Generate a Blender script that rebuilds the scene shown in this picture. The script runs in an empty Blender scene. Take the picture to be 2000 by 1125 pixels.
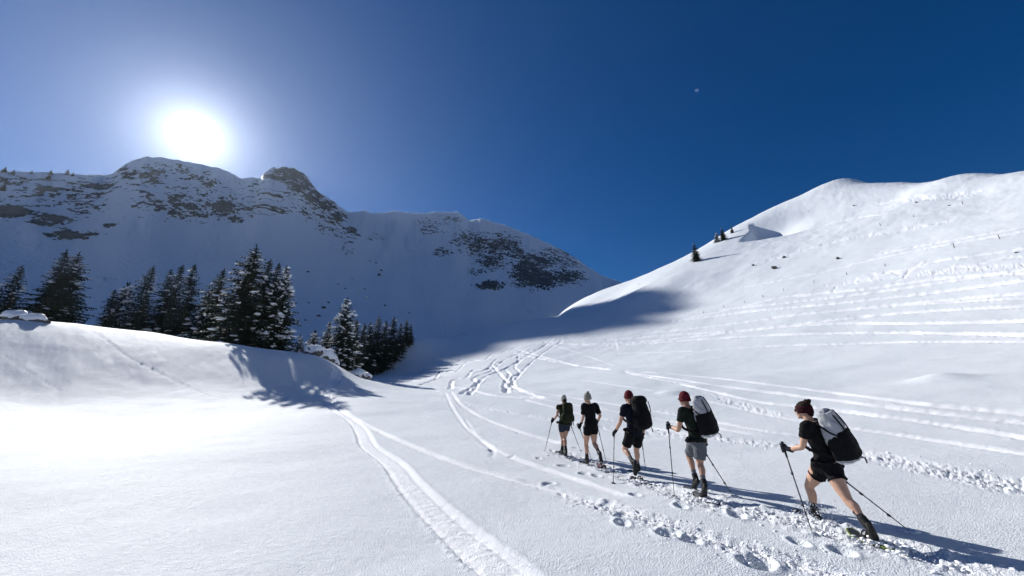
import bpy, bmesh, math, random
import numpy as np
from mathutils import Vector, Matrix

# ------------------------------------------------------------------ camera, sky, sun, exposure
scene = bpy.context.scene
COL = scene.collection
CAM_H = 1.75
FPX = 740.0
PITCH = math.atan((760 - 562.5) / FPX)
CP, SP = math.cos(PITCH), math.sin(PITCH)

cam_data = bpy.data.cameras.new('camera')
cam = bpy.data.objects.new('camera', cam_data)
COL.objects.link(cam)
cam_data.sensor_width = 36.0
cam_data.lens = FPX / 2000 * 36.0
cam_data.clip_start = 0.05
cam_data.clip_end = 20000
cam.location = (0, 0, CAM_H)
cam.rotation_euler = (math.pi / 2 + PITCH, 0, 0)
scene.camera = cam

def ray(px, py):
    """direction of the sight line through a point of the photograph (x right, y ahead, z up)"""
    xc = (px - 1000.0) / FPX
    yc = (562.5 - py) / FPX
    return np.array([xc, CP - yc * SP, SP + yc * CP])

def aze(px, py):
    d = ray(px, py)
    return math.atan2(d[0], d[1]), d[2] / math.hypot(d[0], d[1])

SUN_DIR = ray(381, 266)
SUN_DIR = SUN_DIR / np.linalg.norm(SUN_DIR)
SUN_EL = math.asin(SUN_DIR[2])
SUN_AZ = math.atan2(SUN_DIR[0], SUN_DIR[1])

world = bpy.data.worlds.new('World')
scene.world = world
world.use_nodes = True
wt = world.node_tree
wt.nodes.clear()
w_out = wt.nodes.new('ShaderNodeOutputWorld')
sky = wt.nodes.new('ShaderNodeTexSky')
sky.sky_type = 'NISHITA'
sky.sun_disc = False
sky.sun_elevation = SUN_EL
sky.sun_rotation = SUN_AZ
sky.altitude = 1900
sky.air_density = 1.0
sky.dust_density = 0.35
sky.ozone_density = 2.6
bg = wt.nodes.new('ShaderNodeBackground')
bg.inputs['Strength'].default_value = 0.0505
hs = wt.nodes.new('ShaderNodeHueSaturation')                        # deep blue of thin, dry mountain air
hs.inputs['Saturation'].default_value = 1.4
hs.inputs['Value'].default_value = 1.0
wt.links.new(sky.outputs['Color'], hs.inputs['Color'])
tint = wt.nodes.new('ShaderNodeMix'); tint.data_type = 'RGBA'; tint.blend_type = 'MULTIPLY'
tint.inputs[0].default_value = 1.0
tint.inputs[7].default_value = (.84, .82, 1.0, 1)
wt.links.new(hs.outputs['Color'], tint.inputs[6])
wt.links.new(tint.outputs[2], bg.inputs['Color'])
# the sun itself with the glow of the air round it, as a function of the angle from the sun
tc = wt.nodes.new('ShaderNodeTexCoord')
dot = wt.nodes.new('ShaderNodeVectorMath'); dot.operation = 'DOT_PRODUCT'
nrm = wt.nodes.new('ShaderNodeVectorMath'); nrm.operation = 'NORMALIZE'
wt.links.new(tc.outputs['Generated'], nrm.inputs[0])
wt.links.new(nrm.outputs['Vector'], dot.inputs[0])
dot.inputs[1].default_value = tuple(SUN_DIR)
def wmath(op, a, b=None):
    n = wt.nodes.new('ShaderNodeMath'); n.operation = op
    for i, v in enumerate((a, b)):
        if v is None: continue
        if isinstance(v, (int, float)): n.inputs[i].default_value = v
        else: wt.links.new(v, n.inputs[i])
    return n.outputs[0]
cosang = wmath('MINIMUM', wmath('MAXIMUM', dot.outputs['Value'], -1.0), 1.0)
ang = wmath('ARCCOSINE', cosang)                                    # radians from the sun
def lobe(width, amp, power=1.0):
    q = wmath('POWER', wmath('DIVIDE', ang, width), power)
    return wmath('MULTIPLY', wmath('EXPONENT', wmath('MULTIPLY', q, -1.0)), amp)
core = lobe(0.018, 8.0, 2.0)
halo = lobe(0.044, 1.7)
veil = lobe(0.34, 0.06)
def emit(strength, col):
    b = wt.nodes.new('ShaderNodeBackground')
    b.inputs['Color'].default_value = (*col, 1)
    wt.links.new(strength, b.inputs['Strength'])
    return b.outputs[0]
def addsh(a, b):
    n = wt.nodes.new('ShaderNodeAddShader')
    wt.links.new(a, n.inputs[0]); wt.links.new(b, n.inputs[1])
    return n.outputs[0]
sh = addsh(bg.outputs[0], emit(core, (1, .97, .93)))
sh = addsh(sh, emit(halo, (.86, .92, 1)))
sh = addsh(sh, emit(veil, (.62, .78, 1)))
wt.links.new(sh, w_out.inputs['Surface'])

sun_data = bpy.data.lights.new('sun', 'SUN')
sun_data.energy = 4.7
sun_data.angle = math.radians(0.53)
sun_data.color = (1.0, .975, .935)
sun = bpy.data.objects.new('sun', sun_data)
COL.objects.link(sun)
sun.location = tuple(SUN_DIR * 50)
sun.rotation_euler = Vector(tuple(SUN_DIR)).to_track_quat('Z', 'Y').to_euler()

scene.view_settings.view_transform = 'Standard'
scene.view_settings.look = 'None'
scene.view_settings.exposure = 0.43
scene.view_settings.gamma = 1.0
scene.view_settings.use_curve_mapping = False
scene.cycles.max_bounces = 6
scene.cycles.diffuse_bounces = 3
scene.cycles.glossy_bounces = 2
scene.cycles.use_denoising = True

random.seed(7)
RNG = np.random.default_rng(7)

# ------------------------------------------------------------------ helpers
def tag(o, label=None, category=None, group=None, kind=None):
    if label: o['label'] = label
    if category: o['category'] = category
    if group: o['group'] = group
    if kind: o['kind'] = kind
    return o

def link(o, parent=None):
    COL.objects.link(o)
    if parent: o.parent = parent
    return o

def mesh_np(name, verts, quads=None, tris=None, smooth=True):
    me = bpy.data.meshes.new(name)
    verts = np.asarray(verts, dtype=np.float32)
    me.vertices.add(len(verts))
    me.vertices.foreach_set('co', verts.ravel())
    nq = 0 if quads is None else len(quads)
    nt = 0 if tris is None else len(tris)
    idx = []
    if nq: idx.append(np.asarray(quads, dtype=np.int32).ravel())
    if nt: idx.append(np.asarray(tris, dtype=np.int32).ravel())
    idx = np.concatenate(idx)
    me.loops.add(len(idx)); me.loops.foreach_set('vertex_index', idx)
    starts = np.concatenate([np.arange(nq) * 4, nq * 4 + np.arange(nt) * 3]).astype(np.int32)
    me.polygons.add(nq + nt)
    me.polygons.foreach_set('loop_start', starts)
    me.polygons.foreach_set('use_smooth', np.full(nq + nt, smooth, dtype=bool))
    me.update(calc_edges=True)
    me.validate()
    return me

def _hash(ix, iy, seed):
    h = (ix.astype(np.int64) * 374761393 + iy.astype(np.int64) * 668265263 + seed * 1442695041) & 0xFFFFFFFF
    h = ((h ^ (h >> 13)) * 1274126177) & 0xFFFFFFFF
    h = h ^ (h >> 16)
    return (h & 0xFFFFFF) / float(0xFFFFFF)

def vnoise(x, y, seed=0):
    """smooth noise in -1..1"""
    ix = np.floor(x); iy = np.floor(y)
    fx = x - ix; fy = y - iy
    fx = fx * fx * fx * (fx * (fx * 6 - 15) + 10); fy = fy * fy * fy * (fy * (fy * 6 - 15) + 10)
    a = _hash(ix, iy, seed); b = _hash(ix + 1, iy, seed)
    c = _hash(ix, iy + 1, seed); d = _hash(ix + 1, iy + 1, seed)
    return ((a * (1 - fx) + b * fx) * (1 - fy) + (c * (1 - fx) + d * fx) * fy) * 2 - 1

def fbm(x, y, seed=0, oct=4, gain=.5, lac=2.03):
    s = 0; a = 1; t = 0
    for k in range(oct):
        s = s + a * vnoise(x, y, seed + k * 17); t += a
        a *= gain; x = x * lac + 13.7; y = y * lac - 7.1
    return s / t

def sstep(a, b, x):
    t = np.clip((x - a) / (b - a), 0, 1)
    return t * t * (3 - 2 * t)

class NT:
    """small helper to write node materials"""
    def __init__(self, name):
        self.m = bpy.data.materials.new(name); self.m.use_nodes = True
        self.t = self.m.node_tree; self.t.nodes.clear()
        self.out = self.t.nodes.new('ShaderNodeOutputMaterial')
    def n(self, typ, **kw):
        nd = self.t.nodes.new(typ)
        for k, v in kw.items(): setattr(nd, k, v)
        return nd
    def set(self, sock, v):
        if v is None: return
        if isinstance(v, bpy.types.NodeSocket): self.t.links.new(v, sock)
        elif isinstance(v, (tuple, list)) and len(v) == 3 and sock.type == 'RGBA': sock.default_value = (*v, 1)
        else: sock.default_value = v
    def math(self, op, a, b=None, c=None, clamp=False):
        nd = self.n('ShaderNodeMath', operation=op); nd.use_clamp = clamp
        for i, v in enumerate((a, b, c)): self.set(nd.inputs[i], v)
        return nd.outputs[0]
    def noise(self, vec, scale, detail=3, rough=.5):
        nd = self.n('ShaderNodeTexNoise')
        self.set(nd.inputs['Vector'], vec); self.set(nd.inputs['Scale'], scale)
        self.set(nd.inputs['Detail'], detail); self.set(nd.inputs['Roughness'], rough)
        return nd.outputs['Fac']
    def mix(self, fac, a, b):
        nd = self.n('ShaderNodeMix', data_type='RGBA')
        self.set(nd.inputs[0], fac); self.set(nd.inputs[6], a); self.set(nd.inputs[7], b)
        return nd.outputs[2]
    def ramp(self, fac, lo, hi):
        nd = self.n('ShaderNodeMapRange'); nd.interpolation_type = 'SMOOTHSTEP'
        self.set(nd.inputs[0], fac); self.set(nd.inputs[1], lo); self.set(nd.inputs[2], hi)
        return nd.outputs[0]
    def coord(self, kind='Object'):
        return self.n('ShaderNodeTexCoord').outputs[kind]
    def pos(self):
        return self.n('ShaderNodeNewGeometry').outputs['Position']
    def attr(self, name):
        return self.n('ShaderNodeAttribute', attribute_name=name).outputs['Fac']
    def bump(self, h, dist, strength=1.0, normal=None):
        nd = self.n('ShaderNodeBump')
        self.set(nd.inputs['Height'], h); self.set(nd.inputs['Distance'], dist); self.set(nd.inputs['Strength'], strength)
        if normal is not None: self.set(nd.inputs['Normal'], normal)
        return nd.outputs[0]
    def principled(self, col, rough=.6, spec=.5, normal=None, **kw):
        nd = self.n('ShaderNodeBsdfPrincipled')
        self.set(nd.inputs['Base Color'], col); self.set(nd.inputs['Roughness'], rough)
        self.set(nd.inputs['Specular IOR Level'], spec)
        if normal is not None: self.set(nd.inputs['Normal'], normal)
        for k, v in kw.items(): self.set(nd.inputs[k], v)
        self.t.links.new(nd.outputs[0], self.out.inputs['Surface'])
        return nd

# ------------------------------------------------------------------ the lie of the land: control points seen in the photograph
# (photo x, photo y, distance in metres)
CTRL = [
    # near field
    (0, 900, 15.4), (500, 900, 11.8), (1000, 900, 10.3), (1500, 900, 11.9), (2000, 900, 14.2),
    (0, 826, 27), (500, 826, 22.5), (760, 820, 21), (1000, 810, 22), (1250, 805, 23), (1500, 805, 22), (2000, 815, 21),
    # foot of the hump, its face and its crest
    (0, 779, 36.4), (250, 779, 36.3), (500, 777, 35.5), (620, 780, 31.5), (700, 790, 27),
    (0, 700, 42.6), (250, 705, 42.8), (450, 725, 42), (580, 740, 39.5), (660, 755, 36),
    (0, 640, 48.4), (250, 662, 48.2), (450, 683, 47.4), (570, 697, 45), (640, 713, 43), (700, 740, 42), (760, 757, 40),
    (0, 623, 53), (150, 632, 53), (300, 650, 52.5), (450, 670, 51.5), (560, 686, 49.5), (620, 695, 48), (660, 714, 47), (700, 737, 48), (730, 745, 52),
    # middle of the bowl
    (850, 775, 32), (1000, 755, 38), (780, 748, 58), (850, 735, 64), (725, 741, 74), (1000, 705, 74), (1120, 700, 68),
    (1250, 700, 60), (900, 712, 82), (820, 720, 90), (760, 715, 95),
    (1000, 666, 97), (1100, 648, 95), (1200, 628, 95), (1300, 606, 101), (900, 665, 112), (1000, 630, 122), (800, 668, 106), (1100, 620, 122),
    # right-hand slope
    (2000, 700, 36), (1500, 700, 48), (1250, 740, 36),
    (2000, 600, 56), (1750, 600, 66), (1500, 600, 80), (1340, 575, 112),
    (2000, 500, 76), (1750, 500, 95), (1620, 500, 112), (1500, 500, 132), (1420, 500, 148), (1280, 560, 124), (1180, 602, 128), (1140, 608, 150), (1110, 606, 175), (1200, 582, 150),
    (2000, 420, 98), (1900, 420, 110), (1800, 420, 126), (1720, 420, 146), (1650, 420, 168), (1580, 430, 178), (1900, 375, 140), (1750, 385, 170),
    # crest of the right-hand hill
    (1115, 600, 245), (1170, 576, 222), (1225, 552, 200), (1290, 527, 196), (1350, 500, 200), (1410, 465, 212), (1480, 424, 226),
    (1570, 390, 240), (1670, 352, 246), (1780, 357, 194), (1900, 341, 170), (2000, 336, 148), (2090, 330, 130),
]
# (bearing in degrees, distance, height above the snow at the camera): ground the photograph hides
HID = [(a, r, 0) for a in (-55, -35, -15, 0, 15, 35, 55) for r in (4, 6.5)]
for azd, zz in ((-70, 5.2), (-53, 5.2), (-40, 4.6), (-30, 3.4)):
    HID += [(azd, 64, zz - .2), (azd, 78, zz - .4), (azd, 110, zz + 2)]
HID += [(-24, 62, 2.0), (-20, 66, 1.5), (-26, 80, 2.6), (-24, 110, 9)]
for azd in (-150, -110, -75, -53, -40, -30, -20, -10, 0):
    HID += [(azd, 220, 12), (azd, 500, 20), (azd, 4000, 30)]
for azd, zc, rc in ((4, 40, 250), (9, 46, 300), (17, 46, 255), (24, 50, 250), (30, 64, 262), (36, 80, 285), (41, 88, 300), (45, 88, 300), (50, 74, 245), (54, 60, 205), (58, 52, 180)):
    HID += [(azd, rc, zc - 4), (azd, 500, zc * .5), (azd, 4000, 30)]
for azd in (-150, -110, -75):
    HID += [(azd, 5, 0), (azd, 12, 0), (azd, 30, .6 + (azd > -100) * .4)]
for azd in (70, 90, 120, 160, 180):
    HID += [(azd, 5, 0), (azd, 12, .25), (azd, 30, 3), (azd, 80, 18), (azd, 220, 60), (azd, 500, 60), (azd, 4000, 30)]
HID += [(a, .1, 0) for a in range(-180, 181, 30)]

def _pts():
    P = []
    for px, py, r in CTRL:
        a, e = aze(px, py)
        P.append((a, r, CAM_H + r * e))
    for ad, r, z in HID:
        P.append((math.radians(ad), r, z))
    P = np.array(P)
    wrap = P[np.abs(P[:, 0]) > math.radians(100)].copy()
    wrap[:, 0] -= np.sign(wrap[:, 0]) * 2 * math.pi
    P = np.vstack([P, wrap])
    # drop coincident points of the wrapped copies
    keep, seen = [], set()
    for i, p in enumerate(P):
        k = (round(p[0], 3), round(p[1], 2))
        if k in seen: continue
        seen.add(k); keep.append(i)
    return P[keep]

_P = _pts()
R0 = 9.0
KA = 1.5
def _uv(a, r): return np.stack([a * KA, np.log((r + 3.0))], -1)
_U = _uv(_P[:, 0], _P[:, 1])
_G = _P[:, 2] / (_P[:, 1] + R0)
def _kern(d2): return d2 * np.log(d2 + 1e-9) * .5
def _solve():
    n = len(_U)
    d2 = ((_U[:, None] - _U[None]) ** 2).sum(-1)
    A = np.zeros((n + 3, n + 3))
    A[:n, :n] = _kern(d2) + np.eye(n) * 2e-4
    A[:n, n] = 1; A[:n, n + 1:] = _U
    A[n, :n] = 1; A[n + 1:, :n] = _U.T
    return np.linalg.solve(A, np.concatenate([_G, np.zeros(3)]))
_W = _solve()

def base_z(a, r):
    """smooth height of the snow at bearing a (radians) and distance r"""
    a = np.asarray(a, float); r = np.asarray(r, float)
    sh = np.broadcast(a, r).shape
    U = _uv(np.broadcast_to(a, sh).ravel(), np.broadcast_to(r, sh).ravel())
    out = np.empty(len(U))
    u0 = _U[:, 0]; u1 = _U[:, 1]
    for i in range(0, len(U), 20000):
        q = U[i:i + 20000]
        d2 = (q[:, 0:1] - u0) ** 2 + (q[:, 1:2] - u1) ** 2
        out[i:i + 20000] = _kern(d2) @ _W[:-3] + _W[-3] + q @ _W[-2:]
    return out.reshape(sh) * (np.broadcast_to(r, sh) + R0)

# coarse table of the smooth height, read with bilinear interpolation afterwards
_TA = np.radians(np.arange(-180, 180.01, .5))
_TL = np.linspace(math.log(3.0), math.log(4003.0), 700)
_TZ = base_z(_TA[:, None], (np.exp(_TL) - 3.0)[None, :])
def drift(x, y, r):
    """wind-blown unevenness of the open snow"""
    k = sstep(2, 30, r)
    d = .055 * fbm(x * .33, y * .33, 3, 3) + .22 * k * (1 - .75 * np.exp(-((r - 44) / 10.0) ** 2) * (x < -4)) * fbm(x * .09, y * .11, 9, 3)
    hump = np.exp(-((r - 43) / 8.0) ** 2) * (x < -4)
    u = (x * .82 - y * .57); v = (x * .57 + y * .82)
    d = d + hump * (.075 * fbm(u * .10, v * .42, 21, 3) + .040 * fbm(u * .4, v * 1.3, 23, 3))
    hill = sstep(70, 120, r) * (x > 15) * sstep(420, 300, r)
    d = d + hill * (.9 * fbm(x * .03, y * .03, 31, 3) + .11 * fbm(x * .16, y * .16, 33, 4))
    bumpy = hill * sstep(-.15, .35, fbm(x * .022 + 4, y * .022, 35, 2))
    d = d + bumpy * .10 * fbm((x * .8 + y * .6) * .22, (x * .6 - y * .8) * .5, 37, 3)
    return d
BUMPS = []                                                          # local hollows and mounds: x, y, radius, height, steepness
def local(x, y):
    o = 0
    for bx_, by_, ra, ht, pw in BUMPS:
        o = o + ht * np.exp(-(np.hypot(x - bx_, y - by_) / ra) ** pw)
    for cx, cy, ra, rv, dep in SCOOPS:                                # wind scoops: steep wall on the sun side, gentle rise behind
        u = -((x - cx) * SUN_DIR[0] + (y - cy) * SUN_DIR[1]) / math.hypot(SUN_DIR[0], SUN_DIR[1])
        v = ((x - cx) * SUN_DIR[1] - (y - cy) * SUN_DIR[0]) / math.hypot(SUN_DIR[0], SUN_DIR[1])
        o = o - dep * sstep(-ra - 1.5, -ra + 1.5, u + .25 * np.abs(v)) * (1 - sstep(-ra * .6, ra * 2.4, u)) * np.exp(-(v / rv) ** 4)
    return o
SCOOPS = []
def ground_z(x, y):
    x = np.asarray(x, float); y = np.asarray(y, float)
    r = np.hypot(x, y); a = np.arctan2(x, y)
    fa = np.clip((a - _TA[0]) / (_TA[1] - _TA[0]), 0, len(_TA) - 1.001)
    fl = np.clip((np.log(r + 3.0) - _TL[0]) / (_TL[1] - _TL[0]), 0, len(_TL) - 1.001)
    ia = fa.astype(int); il = fl.astype(int); fa = fa - ia; fl = fl - il
    z = (_TZ[ia, il] * (1 - fa) + _TZ[ia + 1, il] * fa) * (1 - fl) + (_TZ[ia, il + 1] * (1 - fa) + _TZ[ia + 1, il + 1] * fa) * fl
    return z + drift(x, y, r) + local(x, y)

_RS = np.exp(np.linspace(math.log(2.5), math.log(330), 1500))
def hit(px, py, far=False):
    """first point of the snow on the sight line"""
    d = ray(px, py); h = math.hypot(d[0], d[1])
    x = _RS * d[0] / h; y = _RS * d[1] / h
    zr = CAM_H + _RS * d[2] / h
    g = ground_z(x, y)
    k = np.nonzero(zr <= g)[0]
    if len(k) == 0:
        i = int(np.argmin(zr - g))
    else:
        i = int(k[0])
    if i > 0 and len(k):
        a0 = zr[i - 1] - g[i - 1]; a1 = zr[i] - g[i]
        t = a0 / (a0 - a1 + 1e-12)
        r = _RS[i - 1] * (1 - t) + _RS[i] * t
    else:
        r = _RS[i]
    X = r * d[0] / h; Y = r * d[1] / h
    return np.array([X, Y, float(ground_z(X, Y))])
def at_depth(px, py, y):
    """point of the sight line at the distance y ahead"""
    d = ray(px, py)
    return np.array([d[0] * y / d[1], y, CAM_H + d[2] * y / d[1]])

_h = [hit(1506, 446), hit(1838, 742), hit(1312, 768), hit(1395, 478), hit(1940, 372)]
SCOOPS += [(_h[0][0], _h[0][1], 6.0, 9.0, 6.0)]
BUMPS += [(_h[1][0], _h[1][1], 1.1, .35, 2), (_h[2][0], _h[2][1], .8, .16, 3)]
# ------------------------------------------------------------------ materials of the setting
def snow_material():
    k = NT('snow')
    p = k.pos()
    trk = k.attr('packed')
    fine = k.noise(p, 55.0, 2, .65)
    mid = k.noise(p, 9.0, 3, .55)
    big = k.noise(p, .9, 3, .5)
    b = k.bump(big, .10, .5)
    b = k.bump(mid, .026, .6, b)
    b = k.bump(fine, .026, 1.0, b)
    col = k.mix(k.ramp(mid, .3, .75), (.70, .74, .775), (.77, .80, .825))
    col = k.mix(trk, col, (.90, .91, .93))
    k.principled(col, .68, .13, b)
    return k.m
def mountain_material():
    k = NT('mountain_snow_and_rock')
    p = k.pos()
    rk = k.attr('rock')
    mp = k.n('ShaderNodeMapping'); k.set(mp.inputs['Vector'], p)
    mp.inputs['Rotation'].default_value = (.35, .25, .3); mp.inputs['Scale'].default_value = (1, 1, 1.9)
    v = mp.outputs[0]
    n2 = k.noise(v, .35, 4, .7)
    mask = k.ramp(k.math('ADD', rk, k.math('MULTIPLY', k.math('SUBTRACT', n2, .5), .9)), .42, .62)
    rc = k.mix(k.ramp(k.noise(v, .07, 4), .35, .65), (.06, .057, .054), (.17, .145, .115))
    rc = k.mix(k.ramp(k.noise(v, .5, 4), .4, .7), rc, (.05, .052, .055))
    sc = k.mix(k.noise(p, .02, 3), (.80, .82, .86), (.88, .89, .91))
    col = k.mix(mask, sc, rc)
    b = k.bump(k.noise(p, .05, 5, .6), 3.0, .35)
    b = k.bump(k.math('ADD', n2, k.math('MULTIPLY', mask, .6)), 2.2, .9, b)
    k.principled(col, .75, .2, b)
    return k.m
M_SNOW = snow_material()
M_MOUNT = mountain_material()

# ------------------------------------------------------------------ tracks in the snow (drawn over the photograph, carried onto the ground)
# name, points (photo), half width m, depth m, kind
TRACKS = []
def T(kind, pts, hw, dep): TRACKS.append((kind, pts, hw, dep))
# the pair of sledge tracks coming over the hump
T('sled', [(660, 722), (648, 745), (640, 772), (650, 795), (690, 822), (708, 845), (722, 872), (768, 905), (800, 945), (850, 998), (918, 1058), (1010, 1132), (1050, 1160)], .27, .05)
T('sled', [(668, 728), (656, 755), (652, 785), (700, 822), (770, 856), (860, 893), (960, 925), (1100, 962), (1250, 1005), (1400, 1052), (1560, 1098), (1720, 1140)], .15, .05)
T('rubble', [(1080, 960), (1250, 1008), (1400, 1055), (1560, 1100), (1720, 1140)], .18, .045)
# the walkers' trail
T('trail', [(1085, 880), (1120, 893), (1165, 908), (1240, 938), (1300, 955), (1375, 978), (1480, 1000), (1590, 1026), (1720, 1062), (1850, 1096), (2050, 1145)], .30, .08)
# trampled lane behind the walkers
T('rubble', [(745, 746), (800, 750), (850, 765), (900, 785), (960, 800), (1050, 815), (1180, 835), (1300, 848), (1450, 862), (1600, 880), (1800, 905), (1900, 925), (2060, 962)], .36, .05)
T('rubble', [(1600, 868), (1700, 890), (1800, 915), (1900, 935), (2060, 975)], .30, .05)
# single tracks in the middle
T('ski', [(880, 765), (905, 795), (950, 820), (1020, 845), (1100, 868)], .16, .05)
T('ski', [(870, 768), (885, 800), (915, 840), (960, 875), (1030, 905), (1150, 945), (1230, 975)], .12, .04)
T('ski', [(1020, 780), (1100, 800), (1200, 822), (1330, 845), (1480, 868)], .16, .05)
# broad ski tracks to the right
T('ski', [(1215, 724), (1300, 730), (1400, 739), (1500, 751), (1600, 764), (1800, 789), (2040, 812)], .26, .09)
T('ski', [(1215, 726), (1300, 738), (1400, 753), (1500, 766), (1600, 779), (1800, 804), (2040, 832)], .26, .09)
T('ski', [(1220, 728), (1290, 742), (1380, 762), (1480, 785), (1600, 798), (1800, 824), (2040, 862)], .24, .09)
T('rubble', [(1260, 733), (1340, 752), (1400, 775), (1480, 800), (1560, 818)], .28, .06)
T('ski', [(1330, 772), (1430, 795), (1560, 822), (1700, 842), (1850, 864), (2040, 893)], .18, .06)
T('ski', [(1000, 760), (1060, 768), (1200, 790), (1330, 812), (1480, 840), (1600, 855)], .16, .05)
T('ski', [(1000, 771), (1060, 780), (1200, 803), (1330, 826), (1480, 850)], .14, .05)
T('ski', [(1130, 742), (1200, 752), (1280, 764)], .14, .04)
# long traverses on the right-hand slope
T('ski', [(1060, 668), (1150, 674), (1240, 672), (1350, 664), (1500, 655), (1650, 651), (1800, 651), (2040, 655)], 0.43, 0.19)
T('ski', [(1180, 664), (1300, 655), (1450, 646), (1560, 636), (1650, 632), (1800, 632), (2040, 627)], 0.42, 0.17)
T('ski', [(1130, 672), (1250, 668), (1400, 652), (1550, 634), (1700, 617), (1850, 606), (2040, 597)], 0.42, 0.17)
T('ski', [(1180, 640), (1320, 627), (1450, 610), (1600, 596), (1750, 580), (1900, 562), (2040, 542)], 0.46, 0.20)
T('ski', [(1400, 606), (1550, 590), (1700, 572), (1850, 550), (2040, 520)], 0.43, 0.17)
T('ski', [(1550, 580), (1700, 563), (1850, 543), (2040, 532)], 0.41, 0.16)
T('ski', [(1300, 630), (1420, 605), (1520, 582), (1620, 570)], 0.41, 0.16)
T('ski', [(1700, 540), (1760, 528), (1830, 510), (1900, 500), (2040, 480)], 0.41, 0.16)
T('ski', [(1450, 562), (1600, 532), (1700, 508), (1850, 478), (2040, 446)], 0.35, 0.15)
T('ski', [(1060, 705), (1110, 694), (1170, 678), (1260, 656)], 0.17, 0.06)
T('ski', [(1060, 668), (1130, 690), (1200, 715)], 0.14, 0.05)
T('ski', [(1200, 660), (1206, 684)], 0.14, 0.06)
T('ski', [(1690, 547), (1715, 541), (1735, 530), (1760, 534), (1785, 522), (1802, 510)], 0.21, 0.12)
T('ski', [(1745, 553), (1765, 541), (1776, 529), (1800, 521), (1815, 508)], 0.21, 0.12)
T('ski', [(1625, 570), (1640, 556), (1665, 551), (1680, 540), (1722, 532)], 0.21, 0.12)
T('ski', [(1820, 538), (1860, 522), (1900, 520), (1950, 505), (2040, 500)], 0.23, 0.12)
T('ski', [(1200, 690), (1350, 686), (1500, 676), (1650, 672), (1800, 668), (2040, 668)], 0.26, 0.10)
T('ski', [(1250, 652), (1400, 636), (1550, 616), (1700, 600), (1850, 586), (2040, 570)], 0.35, 0.14)
T('ski', [(1500, 620), (1650, 606), (1800, 594), (2040, 580)], 0.29, 0.11)
T('ski', [(1700, 500), (1800, 480), (1900, 462), (2040, 436)], 0.35, 0.14)
T('ski', [(1450, 480), (1550, 455), (1650, 430), (1750, 415)], 0.41, 0.15)
T('rubble', [(1450, 520), (1530, 500), (1600, 480), (1680, 462), (1760, 450), (1860, 430)], 1.32, 0.19)
T('rubble', [(1700, 400), (1760, 392), (1830, 385), (1900, 380)], 1.80, 0.25)
T('rubble', [(1600, 560), (1720, 545), (1850, 530), (2040, 515)], 0.72, 0.11)
# swinging turns in the bowl
T('ski', [(800, 745), (850, 732), (900, 712), (950, 700), (1000, 682), (1060, 668), (1120, 655)], .30, .20)
T('ski', [(820, 752), (870, 735), (930, 728), (985, 705), (1040, 690), (1080, 662)], .30, .20)
T('ski', [(850, 742), (862, 725), (890, 726), (915, 705), (945, 704), (965, 690), (1010, 684), (1050, 672)], .28, .20)
T('ski', [(880, 760), (885, 742), (910, 738), (925, 722), (950, 722), (970, 702), (1000, 698), (1030, 678)], .28, .20)
T('ski', [(900, 770), (930, 750), (950, 735), (990, 718), (1050, 682), (1100, 660)], .30, .20)
T('ski', [(915, 772), (932, 752), (925, 738), (960, 724), (990, 700), (1040, 684)], .26, .20)
T('ski', [(990, 768), (985, 748), (995, 732), (988, 720), (1010, 708), (1012, 694)], .26, .20)
T('ski', [(985, 765), (1005, 742), (1030, 715), (1060, 690), (1100, 664)], .30, .20)
T('ski', [(1005, 755), (1000, 738), (1015, 728), (1005, 716), (1020, 702)], .26, .20)
T('ski', [(960, 712), (985, 740), (1010, 760), (1060, 778)], .26, .18)
T('ski', [(840, 755), (900, 758), (960, 772), (1020, 778)], .26, .15)
T('ski', [(760, 748), (820, 742), (870, 722), (905, 700)], .28, .18)
T('ski', [(1000, 690), (1050, 700), (1110, 712), (1190, 722)], .34, .20)
T('ski', [(1010, 684), (1070, 700), (1130, 716)], .30, .20)
# animal tracks on the hump
T('dots', [(160, 637), (205, 662), (250, 697), (300, 722), (360, 752), (415, 776)], .10, .055)
T('dots', [(398, 670), (440, 700), (480, 733), (520, 757), (560, 775)], .09, .05)
T('dots', [(0, 690), (60, 730), (120, 765)], .07, .03)
T('dots', [(905, 815), (930, 850), (962, 880), (958, 895)], .07, .06)
# single footprints and holes (photo x, y, radius m, depth m)
HOLES = [(1012, 846, .10, .05), (1052, 895, .09, .06), (1078, 880, .09, .06), (1092, 962, .09, .07), (1072, 945, .09, .07),
         (1100, 910, .10, .06), (1140, 925, .1, .06), (1165, 930, .1, .06), (1215, 1022, .11, .07), (1210, 1008, .09, .06),
         (1305, 1042, .11, .07), (1348, 1055, .08, .05), (1478, 1100, .13, .08), (1490, 1098, .1, .07), (1250, 950, .1, .06),
         (1240, 967, .1, .06), (1068, 861, .08, .05), (1125, 875, .08, .05), (960, 880, .10, .06), (1440, 1008, .1, .07),
         (1330, 990, .1, .07), (1560, 1060, .1, .06), (1645, 1078, .1, .06), (1185, 980, .09, .05), (1000, 890, .08, .05)]

def spline(P, n):
    P = np.asarray(P, float)
    Q = np.vstack([2 * P[0] - P[1], P, 2 * P[-1] - P[-2]])
    out = []
    for i in range(len(P) - 1):
        p0, p1, p2, p3 = Q[i:i + 4]
        t = np.linspace(0, 1, n, endpoint=False)[:, None]
        out.append(.5 * ((2 * p1) + (-p0 + p2) * t + (2 * p0 - 5 * p1 + 4 * p2 - p3) * t ** 2 + (-p0 + 3 * p1 - 3 * p2 + p3) * t ** 3))
    out.append(P[-1:])
    return np.vstack(out)

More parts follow.
